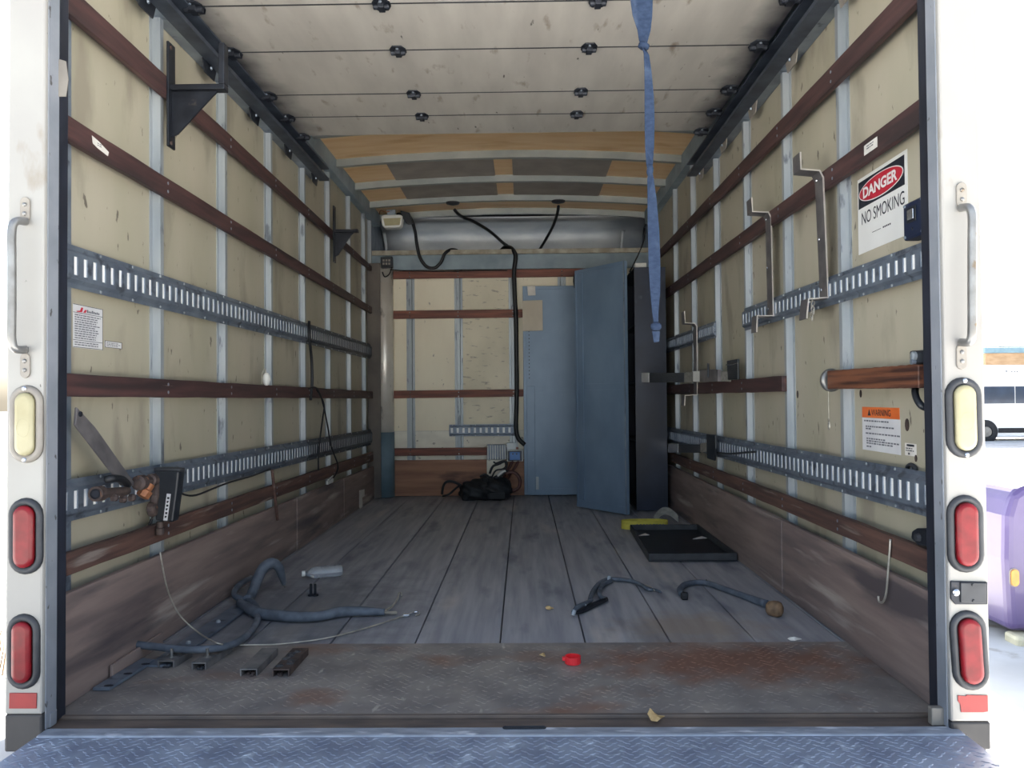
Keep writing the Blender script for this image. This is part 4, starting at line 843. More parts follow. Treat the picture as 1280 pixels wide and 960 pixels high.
q = [Yp(x, y, a.y - .04) for x, y in ((653, 376), (678, 375), (678.5, 413), (653.5, 414))]; tag(MB().prism(q, (0, .012, 0)).build('plywood_offcut', 'plywood_offcut'), 'small pale plywood offcut fixed over the edge of the far locker door', 'board')
q = [Yp(x, y, a.y - .02) for x, y in ((659, 357.5), (669, 357), (669.5, 369), (660, 369.5))]; tag(MB().prism(q, (0, .006, 0)).build('paper_tag', 'paper'), 'scuffed pale tag at the top corner of the far locker door', 'tag')
q = [Yp(x, y, yN + .1) for x, y in ((794, 324.5), (808, 323.5), (808, 330.5), (794, 331.5))]; q[2].z = q[3].z = zT + .001; q[0].z = q[1].z = zT + .05
tag(MB().prism(q, (0, .06, 0)).build('white_block', 'plastic_white', bevel=.003), 'small cream block lying on top of the locker', 'block')
# ratchet straps tying the locker to the wall
def strapset(label, P1, P2, segs, y0, y1, fit, thick=.006):
    d = (P2 - P1).normalized(); nn = Vector((d.y, -d.x, 0)); 
    if nn.y > 0: nn = -nn
    t_ = thing('ratchet_strap', label, 'strap', P1, 'ratchet straps holding the locker')
    def pt(px, py): return onplane(px, py, P1, nn)
    for nm, mt, xa, xb, e0, e1, th in segs:
        MB().prism([pt(xa, y0 + e0), pt(xb, y0 + e0), pt(xb, y1 + e1), pt(xa, y1 + e1)], nn * th).build(nm, mt, t_, bevel=.0015)
    nm, mt, pts, th = fit
    MB().prism([pt(*p) for p in pts], nn * th).build(nm, mt, t_, bevel=.004)
    return t_, pt, nn
P1 = Yp(804, 473, yN - .012); P2 = RP(922, 462, .062)
t_, pt, nn = strapset('upper dark ratchet strap tying the locker to the right wall', P1, P2, [('webbing', 'webbing_dark', 812, 857, 0, 0, .006), ('end_plate', 'plastic_white', 803, 812.5, 0, 0, .010), ('folded_tail', 'webbing_pale', 857, 869, -1, 0, .009), ('buckle', 'plastic_white', 869, 879.5, -2, -1, .014), ('ratchet', 'bracket_steel', 879.5, 902.5, -4, -1, .024), ('pale_webbing', 'webbing_pale', 902.5, 914, -2, -1, .007)], 466, 478, ('wall_fitting', 'plastic_black', [(911, 451), (924.5, 448.5), (925, 474.5), (912, 475)], .012))
MB().lathe([(.006, -.04), (.006, .04)], pt(891, 463) + nn * .026, (0, 0, 1), 8).build('ratchet_spindle', 'black_steel', t_)
MB().tube([pt(911, 456) + nn * .014, pt(918, 456) + nn * .016, pt(925, 454) + nn * .014], .003, 6).build('latch_spring', 'chrome', t_)
P1 = Yp(836.5, 562, yN - .012); P2 = RP(897, 558, .064)
t_, pt, nn = strapset('lower ratchet strap with a bright buckle tying the locker to the right wall', P1, P2, [('bright_buckle', 'chrome', 837, 849.5, -1, 0, .012), ('webbing', 'webbing_dark', 849.5, 877, 0, 0, .007), ('pale_webbing', 'webbing_pale', 877, 888, -2, -1, .008)], 555.5, 566, ('wall_fitting', 'plastic_black', [(885, 542.5), (896.5, 543.5), (897, 561), (895, 576), (886, 573)], .012))
MB().tube([pt(897, 566), RP(915, 567, .062), RP(945, 564.5, .052)], .005, 6).build('release_rod', 'rubber', t_, smooth=True)
# hanging blue webbing pull strap of the roll-up door
YS = 2.25
rows = [(803, -30, 30, 0), (802, 0, 28, 0), (803, 20, 25, 6), (805, 38, 17, 12), (804, 52, 11, 30), (805, 60, 9, 60), (808, 68, 7, 30), (810, 90, 9, 6), (811.5, 120, 11.5, 0), (812, 150, 12.5, 0), (812, 185, 11, -10), (812, 205, 7, -40), (812.5, 215, 6, -70), (813, 222, 7, -30), (815, 250, 11.5, 0), (817, 290, 14.5, 5), (818, 330, 15, 6), (819, 365, 12.5, 8), (819, 390, 8, 15), (820, 404, 6, 20)]
rows = [(x, y, w, a) for x, y, w, a in rows]; P = []; Wd = []; Wt = []
for x, y, w, a in rows:
    P.append(Yp(x, y, YS)); q = math.radians(a); Wd.append(Vector((math.cos(q), math.sin(q), 0))); Wt.append(w * YS / F / max(.45, math.cos(q)) * (1 if abs(a) < 45 else .6))
bs = thing('pull_strap', 'twisted blue webbing pull strap hanging from the roll-up door', 'strap', P[-1])
MB().ribbon(P, Wd, Wt, .0022).build('webbing', 'webbing_blue', bs)
MB().lathe([(.010, -.008), (.016, -.004), (.016, .006), (.010, .010)], Yp(804.5, 58, YS), (0.3, 0, 1), 10).build('upper_knot', 'webbing_blue', bs, smooth=True)
MB().lathe([(.006, -.016), (.010, -.006), (.010, .006), (.006, .016)], Yp(812.5, 213, YS), (0.1, 0, 1), 10).build('middle_knot', 'webbing_blue', bs, smooth=True)
e = Yp(820, 408, YS); MB().lathe([(.006, .012), (.015, .006), (.016, -.004), (.010, -.012)], e, (0, 0, 1), 10).build('end_knot', 'webbing_blue', bs, smooth=True)
e = Yp(820, 414, YS); MB().prism([e + Vector((-.011, 0, 0)), e + Vector((.011, 0, 0)), e + Vector((.009, 0, -.03)), e + Vector((-.006, 0, -.032))], (0, .003, 0)).build('end_tail', 'webbing_blue', bs)
MB().box(P[0].x - .03, P[0].x + .03, YS - .004, YS + .02, P[0].z - .01, ZD - .0005).build('strap_anchor', 'track_black', bs)

# ================================================================= cables and boxes at the front
def ytube(pts, r, y, n=8): return MB().tube([Yp(a, b, y) if len(c) == 0 else Yp(a, b, c[0]) for a, b, *c in pts], r, n)
tag(ytube([(497, 268, 6.7), (508, 268), (514, 274), (519, 290), (521, 305), (525, 322), (533, 333), (543, 335), (551, 328), (556, 317), (564, 312, 6.87), (571, 313, 6.98)], .014, 6.80).build('black_conduit', 'cable_black', smooth=True), 'black conduit looping from the flood lamp over the header lip', 'cable')
tag(ytube([(568, 262, 6.62), (576, 270, 6.7), (592, 277, 6.9), (612, 289, 7.1), (628, 303, 7.2), (634, 308, 7.15), (630, 314, 7.1)], .014, 6.9).build('black_conduit', 'cable_black', smooth=True), 'black cable slanting from the roof bow to the top of the big cable', 'cable')
tag(ytube([(698, 258, 6.62), (697, 265, 6.72), (692, 281, 6.9), (683, 298, 7.05), (674, 313, 7.15)], .013, 6.9).build('black_conduit', 'cable_black', smooth=True), 'straight black cable from the roof bow down behind the header lip near the locker', 'cable')
tag(ytube([(627, 313, 7.0), (632, 309, 6.93), (640, 311, 6.86), (644.5, 320), (643, 335), (642.5, 345), (643.5, 370), (645, 400), (645.5, 440), (646, 480), (645.5, 510), (645, 535), (648, 548), (656, 556)], .019, 6.81).build('big_cable', 'cable_black', smooth=True), 'thick black cable running down the front bulkhead beside the locker door', 'cable')
tag(ytube([(718, 344, 6.8), (717.5, 352, 6.8), (719, 360, 6.79)], .008, 6.8, 6).build('extension_cord', 'cable_black', smooth=True), 'short black cord above the far locker door', 'cord')
tag(ytube([(829, 243), (834, 250), (838, 262), (840, 270)], .010, 6.3).build('extension_cord', 'cable_black', smooth=True), 'short black cord at the roof corner of the right wall', 'cord')
tag(ytube([(787, 340, 6.85), (797, 320), (805, 300), (806, 285)], .006, 6.84).build('extension_cord', 'cable_black', smooth=True), 'thin black cord rising from the locker top in the corner', 'cord')
for i, (px, py) in enumerate(((566, 261), (698, 257))):
    c = Yp(px, py, 6.60); tag(MB().lathe([(.06, 0), (.055, -.012), (.02, -.022)], (c.x, 6.60, zr(c.x) - .0455), (0, 0, 1), 14).build('cable_rose', 'rubber', smooth=True), 'dark round cable outlet under the roof bow, ' + ('nearer the flood lamp' if i == 0 else 'nearer the locker'), 'outlet', 'cable outlets under the roof bow')
fy = 6.62; fl = thing('flood_lamp', 'cream flood lamp on a bracket in the front left roof corner', 'lamp', Yp(489, 286, fy))
q = [Yp(x, y, fy) for x, y in ((476, 270), (480, 268.5), (500, 268), (503.5, 270), (502, 281), (499, 284), (481, 285), (477.5, 282))]
MB().prism(q, (0, .09, 0)).build('housing', 'plastic_white', fl, bevel=.008)
q = [Yp(x, y, fy - .006) for x, y in ((479, 273), (501, 272), (499.5, 281), (481, 282))]; MB().prism(q, (0, .008, 0)).build('glass', 'lens_cream', fl, bevel=.003)
q = [Yp(x, y, fy + .03) for x, y in ((483, 262.5), (494, 262), (494, 269), (484, 269))]; MB().prism(q, (0, .04, 0)).build('bracket', 'galvanised', fl)
MB().tube([Yp(474, 268, fy + .02), Yp(476, 263, fy + .02), Yp(482, 265, fy + .02), Yp(487, 264, fy + .02)], .004, 6).build('wire', 'copper_fitting', fl)
q = [Yp(x, y, fy + .01) for x, y in ((500, 263), (512, 266), (516, 279), (509, 280), (503, 272))]; MB().prism(q, (0, .05, 0)).build('cable_gland', 'plastic_black', fl, bevel=.006)
jy = 6.72; jb = thing('terminal_block', 'black terminal block with pale contacts on top of the corner column', 'terminal block', Yp(483, 336, jy))
q = [Yp(x, y, jy) for x, y in ((475.5, 321.5), (490, 320.5), (490.5, 334), (476, 335))]; MB().prism(q, (0, .05, 0)).build('body', 'plastic_black', jb, bevel=.004)
for k in range(3):
    for j in range(2):
        c = Yp(479.5 + 3.6 * k, 325.5 + 4.2 * j, jy); MB().box(c.x - .008, c.x + .008, jy - .006, jy - .0005, c.z - .009, c.z + .009).build('contact', 'bezel_grey', jb)
MB().tube([Yp(490, 332, jy + .01), Yp(487, 342, jy), Yp(481, 346, jy), Yp(478, 340, jy + .01)], .005, 6).build('wire', 'cable_black', jb)
MB().tube([Yp(488, 337, jy + .02), Yp(500, 338, 6.83), Yp(520, 338.5, 6.83), Yp(560, 339, 6.83), Yp(600, 338, 6.83), Yp(634, 338, 6.83)], .005, 6).build('lead', 'cable_black', jb)
# finned white box, outlet, black bag with cables
fb = thing('finned_box', 'white finned metal box on the front bulkhead beside the blue outlet', 'box', Yp(626, 600, 6.8))
a, b = Yp(608.5, 556, 6.82), Yp(633, 574.5, 6.82); MB().box(a.x, b.x, 6.82, 6.868, b.z, a.z).build('body', 'track_steel', fb, bevel=.003)  # darker body colour paints the shade between the white fins
for k in range(8):
    x = a.x + .01 + (b.x - a.x - .02) * k / 7; MB().box(x - .004, x + .004, 6.80, 6.8195, b.z + .004, a.z - .004).build('fin', 'plastic_white', fb)
a, b = Yp(608.5, 574.7, 6.83), Yp(631, 601, 6.83); MB().box(a.x, b.x, 6.83, 6.868, b.z, a.z).build('lower_plate', 'white_scratched', fb)
a, b = Yp(633.5, 553.5, 6.84), Yp(645, 575, 6.84); MB().box(a.x, b.x, 6.84, 6.868, b.z, a.z).build('side_bracket', 'galvanised_bright', fb)
oy = 6.79; ob = thing('outlet_box', 'bright blue electrical outlet with white surround beside the locker door', 'outlet', Yp(643, 578, oy))
def yb(x0, x1, y0, y1, ya, d, nm, mt, par, bev=.003): a, b = Yp(x0, y0, ya), Yp(x1, y1, ya); return MB().box(a.x, b.x, ya, ya + d, b.z, a.z).build(nm, mt, par, bevel=bev)
yb(633.5, 654, 562.3, 577, oy, .05, 'surround', 'plastic_white', ob, .006); yb(634.8, 652.5, 563.6, 576, oy - .012, .0115, 'dark_frame', 'plastic_navy', ob, .004); yb(637, 650, 565, 574.8, oy - .018, .0055, 'blue_face', 'plastic_blue', ob, .004)
for px in (641, 645.8): yb(px - .8, px + .8, 566.6, 568.4, oy - .0195, .001, 'socket_hole', 'plastic_black', ob, 0)
for dx in (0, 7): MB().tube([Yp(641 + dx, 576, 6.80), Yp(637 + dx, 584, 6.80), Yp(631 + dx * .8, 594, 6.78), Yp(626 + dx, 602, 6.72)], .012, 8).build('conduit', 'cable_red', ob, smooth=True)
by = 6.62; bg_ = thing('cable_bag', 'lumpy black bag heaped with tangled cables at the foot of the front bulkhead', 'bag', (Yp(608, 622, by).x, by, 0))
def lump(name, px0, px1, pyt, yc, dy, mat, seed, par):
    bm = bmesh.new(); bmesh.ops.create_icosphere(bm, subdivisions=4, radius=1.0)
    a = Yp(px0, 600, yc); b = Yp(px1, 600, yc); zt = Yp((px0 + px1) / 2, pyt, yc).z; r = random.Random(seed); ph = [r.uniform(0, 6) for _ in range(6)]
    mb = MB(); vs = []
    for v in bm.verts:
        c = v.co; k = 1 + .10 * math.sin(5 * c.x + ph[0]) * math.cos(4 * c.y + ph[1]) + .07 * math.sin(9 * c.z + 7 * c.x + ph[2]) + .05 * math.sin(13 * c.x + 11 * c.y + ph[3])
        sx = math.copysign(abs(c.x) ** .7, c.x); vs.append(((a.x + b.x) / 2 + sx * k * (b.x - a.x) / 2, yc + c.y * k * dy, max(.003, zt * .45 + c.z * k * zt * .55)))
    mb.add(vs, [tuple(q.index for q in f.verts) for f in bm.faces]); bm.free()
    return mb.build(name, mat, par, smooth=True)
lump('bag_body', 575, 614, 600, 6.62, .13, 'bag_black', 1, bg_); lump('bag_body', 602, 640, 597, 6.64, .14, 'bag_black', 4, bg_); lump('bag_flap', 596, 622, 595, 6.66, .08, 'bag_black', 9, bg_)
rr = random.Random(11)
for pts, r_, mt in (([(577, 607), (566, 602), (558, 602.5), (554, 608), (552.5, 618)], .011, 'cable_black'), ([(575, 606), (568, 612), (561, 618), (553, 620)], .009, 'cable_black'), ([(612, 592), (616, 583), (623, 580), (631, 577), (633, 584), (626, 592), (618, 597)], .010, 'cable_black'), ([(615, 596), (620, 588), (629, 586), (634, 580), (630, 576), (620, 579), (617, 577)], .007, 'cable_black'), ([(632, 592), (640, 590), (647, 594), (650, 602), (648, 610), (641, 614)], .015, 'cable_red'), ([(618, 598), (627, 594), (632, 588), (636, 592)], .012, 'cable_black'), ([(600, 596), (606, 593), (611, 597), (604, 600)], .009, 'cable_black'), ([(622, 595), (628, 590), (632, 588)], .014, 'plastic_white')):
    MB().tube([Yp(x, y, 6.58) for x, y in pts], r_, 7).build('cable', mt, bg_, smooth=True)
q = [Yp(x, y, 6.47) for x, y in ((612, 616.5), (631, 616), (631, 623), (612, 623.5))]
for i in range(len(q)): q[i].z = max(q[i].z, .003)
MB().prism(q, (0, .01, 0)).build('stencilled_patch', 'bag_black', bg_)

# ================================================================= lying on the floor
def GT(px, py, z): return G(px, py, z)
def hosepts(pts): return [GT(a, b, c) for a, b, c in pts]
# steel pieces along the left wall
fb2 = thing('flat_steel_bar', 'drilled flat steel bar lying on the floor along the left wall', 'bar', G(150, 845))
q = [G(x, y, .004) for x, y in ((116, 863.5), (137, 863.5), (193.5, 828), (178, 826))]; MB().prism(q, (0, 0, .010)).build('bar', 'track_steel', fb2, bevel=.001)
for px, py in ((136, 857), (160, 842), (182, 830)):
    c = G(px, py, .0145); MB().prism([(c.x + .014 * math.cos(a), c.y + .009 * math.sin(a), c.z) for a in [2 * math.pi * i / 12 for i in range(12)]], (0, 0, .0004)).build('drilled_hole', 'navy_dark', fb2)
q = [G(x, y, .0155) for x, y in ((184, 829), (212, 829.5), (312, 757), (296, 752))]; q = [Vector((max(p.x, -1.275), p.y, p.z)) for p in q]
for p in q: p.z = .003
lp = thing('steel_strip', 'long grey steel strip along the left kick panel under the hose', 'bar', q[0]); MB().prism(q, (0, 0, .008)).build('strip', 'track_steel', lp, bevel=.001)
for f in (.35, .7, .9):
    c = q[3].lerp(q[0], f).lerp(q[2].lerp(q[1], f), .5); MB().lathe([(.009, .008), (.009, .014), (.004, .018)], c, (0, 0, 1), 6).build('bolt', 'galvanised_bright', lp)
a, b = G(130, 850), G(190, 818); xw = -1.281
tag(MB().prism([(xw, a.y, .003), (xw, a.y, .045), (xw, b.y + .1, .045), (xw, b.y + .1, .003)], (.010, 0, 0)).build('edge_board', 'kick_plywood', bevel=.002), 'thin wooden strip leaning on the left kick panel behind the drilled bar', 'board')
def channel(label, x0, x1, yb_, xfar, yfar, bolt=False, crust=False):
    """inverted U channel lying open end towards the sill"""
    ht = .026
    a, b = G(x0, yb_), G(x1, yb_); f = G(xfar, yfar, ht); w = b.x - a.x
    d = Vector((f.x - a.x, f.y - a.y, 0)); t_ = thing('steel_channel', label, 'channel', ((a.x + b.x) / 2, a.y, 0), 'steel channel offcuts on the floor')
    e = .004; prof = [(0, .003), (0, ht), (w, ht), (w, .003), (w - e, .003), (w - e, ht - e), (e, ht - e), (e, .003)]
    MB().prism([(a.x + u, a.y, z) for u, z in prof], d).build('channel', 'rusty_steel' if crust else 'channel_steel', t_)
    c = a + d * .30 + Vector((w / 2, 0, ht))
    if bolt: MB().lathe([(.010, 0), (.010, .005), (.005, .006), (.005, .028)], c, (0, 0, 1), 8).build('bolt', 'handle_metal', t_)
    mb = MB(); rr = random.Random(int(x0))
    for k in range(7): o = a + d * rr.uniform(.0, .15) + Vector((w * rr.uniform(.25, .75), 0, .006)); mb.lathe([(.002, -.006), (.005, 0), (.002, .006)], o, (rr.uniform(-1, 1), rr.uniform(-1, 1), .3), 5)
    mb.build('grit', 'rusty_steel' if not bolt else 'rubber', t_)
    if crust:
        mb = MB()
        for k in range(7): o = a + d * (.15 + .11 * k) + Vector((w * rr.uniform(.2, .8), 0, ht)); mb.lathe([(.014, 0), (.010, .003), (.002, .005)], o, (0, 0, 1), 7)
        mb.build('crust', 'rubber', t_)
channel('steel channel offcut with an upright bolt under the hose, next to the drilled bar', 197, 217.5, 836, 221, 812.5, True)
channel('steel channel offcut with an upright bolt, second from the drilled bar', 239.5, 257.5, 838.5, 274, 805.5, True)
channel('clean steel channel offcut, third from the drilled bar', 300, 321.5, 846.5, 327.5, 810)
channel('crusted rusty steel channel offcut, furthest from the drilled bar', 340.5, 361.5, 847, 366, 810, False, True)
hz = thing('rubber_hose', 'thick grey rubber hose curling over the steel strip and channels', 'hose', G(300, 795))
MB().tube(hosepts([(152, 803, .05), (165, 805, .05), (190, 808, .046), (220, 811, .046), (245, 812, .046), (272, 810, .046), (296, 803, .03), (313, 790, .016), (322, 774, .015), (321, 760, .015), (313, 751, .017), (300, 748, .022), (293, 744, .03), (294, 737, .04), (302, 729, .05), (314, 722, .05)]), .0125, 10).build('hose', 'hose_rubber', hz, smooth=True)
MB().lathe([(.010, -.03), (.017, -.02), (.017, .01), (.0146, .012)], G(157, 804, .05), (1, -.15, 0), 10).build('end_ferrule', 'rubber', hz)
YH = 3.52; sv = thing('sleeved_hose', 'dark sleeved hose stretched over the planks with bare wire ends', 'hose', G(400, 770))
MB().tube(hosepts([(300, 754, .022), (309, 759, .022), (322, 766, .022), (345, 769, .022), (372, 771, .022), (400, 770, .022), (424, 765, .022), (450, 764, .021), (481, 765, .018)]), [.018, .021, .022, .022, .021, .019, .021, .019, .013], 10).build('sleeve', 'hose_rubber', sv, smooth=True)
MB().tube(hosepts([(480, 765, .018), (490, 766, .01), (496, 766, .008)]), .006, 6).build('wire_end', 'wire_steel', sv); 
MB().tube(hosepts([(482, 763, .018), (490, 758, .014), (497, 748, .014), (498, 742, .012), (501, 741, .012), (502, 744, .012)]), .004, 6).build('wire_end', 'wire_steel', sv)
al = thing('hose_arch', 'thick grey hose arching up off the floor beside the left kick panel', 'hose', G(318, 748))
pts = [Yp(x, y, yy_) for x, y, yy_ in ((309, 756, 3.30), (313, 746, 3.35), (318, 734, 3.4), (324, 719, 3.44), (331, 708, 3.46), (341, 703.5, 3.48), (349, 710, 3.5), (352, 719, 3.52), (355, 730, 3.55))]
for p in pts: p.z = max(p.z, .022)
MB().tube(pts, [.018, .02, .022, .023, .023, .023, .02, .017, .010], 10).build('hose', 'hose_rubber', al, smooth=True)
MB().tube([Yp(355, 729, 3.55), Yp(356.5, 734, 3.55)], .005, 6, 1).build('bare_tip', 'handle_metal', al)
pts = [LP(200, 690, .10), LP(207, 728, .105), LP(215, 752, .105), Vector((-1.215, 2.815, .075)), GT(250, 792, .035), GT(272, 804, .066), GT(290, 806, .016), GT(320, 806, .006), GT(350, 805, .005), GT(400, 799, .005), GT(440, 790, .005), GT(480, 778, .005), GT(505, 770, .005)]
pts[3] = Xp(228, 773, -1.21)
wc = thing('wire_cable', 'thin steel wire rope trailing from the pendant control across the floor to a crimped loop', 'wire', G(350, 805)); MB().tube(pts, .0028, 6).build('rope', 'wire_steel', wc, smooth=True)
c = GT(508, 769.5, .006); MB().box(c.x - .012, c.x + .012, c.y - .008, c.y + .008, .002, .012).build('crimp', 'chrome', wc, bevel=.002)
MB().tube(hosepts([(510, 769, .006), (516, 765.5, .006), (523, 765, .006), (524.5, 768, .006), (519, 770, .006)]), .003, 6).build('loop', 'chrome', wc)
# bottle
a, b = G(378, 717, .03), G(428, 713, .03); ax = (b - a); Lb = ax.length
bt = thing('plastic_bottle', 'crumpled clear plastic water bottle lying on the planks', 'bottle', (a + b) / 2 - Vector((0, 0, .03)))
pf_ = [(.012, 0), (.012, .018), (.015, .02), (.022, .038), (.029, .055)] + [(.029 - .004 * (k % 2), .065 + .011 * k) for k in range(10)] + [(.028, Lb - .012), (.022, Lb)]
mb = MB().lathe(pf_, a, ax, 20); rr = random.Random(5)
mb.v = [(x + rr.uniform(-.0007, .0007), y + rr.uniform(-.0007, .0007), max(.0015, z + rr.uniform(-.0007, .0007))) for x, y, z in mb.v]; mb.build('body', 'plastic_clear', bt, smooth=True)
MB().lathe([(.0135, -.003), (.0135, .012)], a, ax, 14).build('cap', 'plastic_white', bt)
# small things
c = G(391, 745); bo = thing('floor_bolt', 'dark double-pronged bolt standing on the planks behind the sleeved hose', 'bolt', c)
for dx in (-.008, .010): MB().lathe([(.014, 0), (.014, .006), (.006, .007), (.006, .05), (.003, .053)], c + Vector((dx, .004 * dx, .001)), (0, 0, 1), 8).build('prong', 'black_steel', bo)
c = G(716.5, 833); cp = thing('bottle_cap', 'bright red plastic cap on the steel threshold', 'cap', c)
MB().lathe([(.024, 0), (.026, .002), (.026, .024), (.0225, .024), (.0225, .006), (.001, .006)], c + Vector((0, .02, .003)), (0, 0, 1), 20).build('cup', 'plastic_red', cp, smooth=False)
MB().box(c.x - .034, c.x - .024, c.y + .008, c.y + .022, .014, .026).build('tab', 'plastic_red', cp, bevel=.002)
def debris(px, py, label, mat, kind, pts):
    c = G(px, py, .003); mb = MB(); k = 2.55 / F if py > 790 else 2.9 / F
    ring = [c + Vector((x * k, y * k * 1.6, z)) for x, y, z in pts]; ct = c + Vector((0, 0, .010)); n_ = len(ring)
    mb.add(ring + [ct] + [p + Vector((0, 0, .0012)) for p in ring] + [ct + Vector((0, 0, .0012))], [(i, (i + 1) % n_, n_) for i in range(n_)] + [(n_ + 1 + i, n_ + 1 + (i + 1) % n_, 2 * n_ + 1) for i in range(n_)] + [(i, (i + 1) % n_, n_ + 2 + i if i < n_ - 1 else n_ + 1, n_ + 1 + i) for i in range(n_)])
    tag(mb.build(kind.replace(' ', '_'), mat), label, kind)
lf = [(-6, 1, .004), (-4, -2, 0), (0, -3, 0), (3, -1, .001), (6, -2, .004), (4, 2, 0), (0, 3, .003), (-3, 5, .006)]
debris(687, 761, 'dry tan leaf on the planks in front of the jumper clamp', 'dry_leaf', 'leaf', lf)
debris(679, 820, 'small dry leaf beside the red cap', 'dry_leaf', 'leaf', [(-y, x * .5, z) for x, y, z in lf])
debris(820, 899, 'crumpled pale yellow leaf on the edge of the sill', 'dry_leaf', 'leaf', [(x * 1.4, y * 1.3, z * 3) for x, y, z in lf])
debris(993, 800, 'twisted white paper scrap at the edge of the planks', 'paper', 'paper', [(x * 1.5, y * .6, z) for x, y, z in lf])
# jumper clamp with cable
jc = thing('jumper_cable', 'grey jumper cable with a jaw clamp lying on the planks', 'cable', G(750, 748))
MB().tube(hosepts([(737, 752, .012), (740, 742, .012), (746, 733, .012), (754, 726.5, .012), (766, 724, .012), (786, 725.5, .012), (800, 730, .012), (811, 737, .010), (818, 737, .008), (826, 740, .007)]), [.010, .011, .011, .011, .010, .009, .008, .006, .005], 8).build('cable', 'hose_rubber', jc, smooth=True)
MB().tube(hosepts([(764, 726, .012), (754, 731, .012), (749, 739, .012), (751, 746, .012), (758, 749, .010)]), .010, 8).build('cable', 'hose_rubber', jc, smooth=True)
MB().tube(hosepts([(717, 766, .010), (728, 762, .012), (742, 756, .012), (758, 749, .012)]), [.006, .013, .012, .009], 8).build('lower_jaw', 'black_steel', jc, smooth=True)
MB().tube(hosepts([(716, 765, .024), (722, 759, .03), (732, 754, .026), (740, 750, .02)]), [.006, .010, .010, .006], 8).build('upper_jaw', 'hose_rubber', jc, smooth=True)
for px, py in ((717, 766), (730, 758), (761, 723)): MB().lathe([(.009, -.01), (.009, .01)], G(px, py, .02), (0.3, .4, 1), 8).build('rivet', 'galvanised_bright', jc)
MB().tube(hosepts([(800, 730, .012), (812, 733, .012), (818, 738, .01)]), .003, 6).build('bare_strand', 'wire_steel', jc)
bh = thing('ball_ended_hose', 'bent dark hose with a brown ball end lying on the right planks', 'hose', G(910, 740))
MB().tube(hosepts([(852, 743, .014), (850, 737, .014), (856, 731, .014), (870, 728, .014), (885, 729, .014), (905, 736, .014), (930, 745, .014), (958, 755, .016)]), [.012, .013, .013, .013, .013, .013, .014, .017], 10).build('hose', 'hose_rubber', bh, smooth=True)
c = G(969, 761, .028); MB().lathe([(.016, -.034), (.026, -.026), (.031, -.008), (.031, .010), (.026, .022), (.012, .030)], c, (.9, -.5, 0), 14).build('ball', 'brown_ball', bh, smooth=True)
MB().lathe([(.0145, -.003), (.0150, 0), (.0145, .003)], G(883, 728.5, .014), (1, 0, 0), 12).build('bright_band', 'chrome', bh)
MB().lathe([(.012, -.016), (.018, -.008), (.016, .012)], G(856, 745, .016), (.8, -.3, 0), 9).build('clamp', 'cable_black', bh)
# tray, yellow strap
ty = thing('drip_tray', 'shallow black metal tray on the floor against the right kick panel', 'tray', G(850, 690))
q = [G(811, 703), G(916, 698), G(877, 664), G(788, 665)]; q[1].x = min(q[1].x, 1.10); q[2].x = min(q[2].x, 1.10); q[1].y = q[0].y; q[3].y = q[2].y
MB().prism([p + Vector((0, 0, .004)) for p in q], (0, 0, .006)).build('base', 'plastic_black', ty)
for i in range(4):
    a, b = q[i], q[(i + 1) % 4]; d = (b - a).normalized(); nn = Vector((-d.y, d.x, 0)) * .010
    MB().prism([a + Vector((0, 0, .0105)), b + Vector((0, 0, .0105)), b + nn + Vector((0, 0, .0105)), a + nn + Vector((0, 0, .0105))], (0, 0, .034)).build('rim', 'rubber', ty, bevel=.002)
for px0, px1, py in ((797, 812, 670), (866, 884, 674)):
    a, b = G(px0, py, .012), G(px1, py - 1, .012); tag(MB().prism([a, b, b + Vector((-.02, .05, .004)), a + Vector((.03, .03, .003))], (0, 0, .0015)).build('paper_scrap', 'paper'), 'white paper scrap in the black tray, ' + ('next to the yellow strap' if px0 < 850 else 'next to the right wall'), 'paper')
ys = thing('yellow_strap', 'yellow printed webbing strap standing on edge behind the black tray', 'strap', G(808, 664))
a, b = G(779, 664), G(838, 664); a.y = b.y = q[2].y + .05; zt = .055; cx, hw = (a.x + b.x) / 2, (b.x - a.x) / 2
loop = [Vector((cx + hw * math.copysign(abs(math.cos(t)) ** .6, math.cos(t)), a.y + .05 + .05 * math.sin(t), .003 + zt / 2)) for t in [2 * math.pi * i / 28 for i in range(29)]]
MB().ribbon(loop, [(0, 0, 1)] * 29, [zt] * 29, .004).build('band', 'webbing_yellow', ys)
mb = MB(); rr = random.Random(8)
for k in range(9): x = cx - .06 + .021 * k; mb.box(x, x + rr.choice((.008, .012, .014)), a.y - .0045, a.y - .004, .018, .04)
mb.build('stencilled_print', 'print_grey', ys)
lp2 = [Vector((cx + hw * .5 + .16 * t, a.y + .13 + .03 * math.sin(3 * t), .05 + .05 * math.sin(math.pi * t))) for t in [i / 10 for i in range(11)]]
MB().ribbon(lp2, [(0, .3, 1)] * 11, [.05] * 11, .003).build('grey_tail', 'webbing_pale', ys)

# ================================================================= outside
grd = MB().box(-90, 90, -60, 140, ZG - .3, ZG).build('ground', 'gravel'); tag(grd, 'pale sunlit gravel yard around the truck', kind='structure')
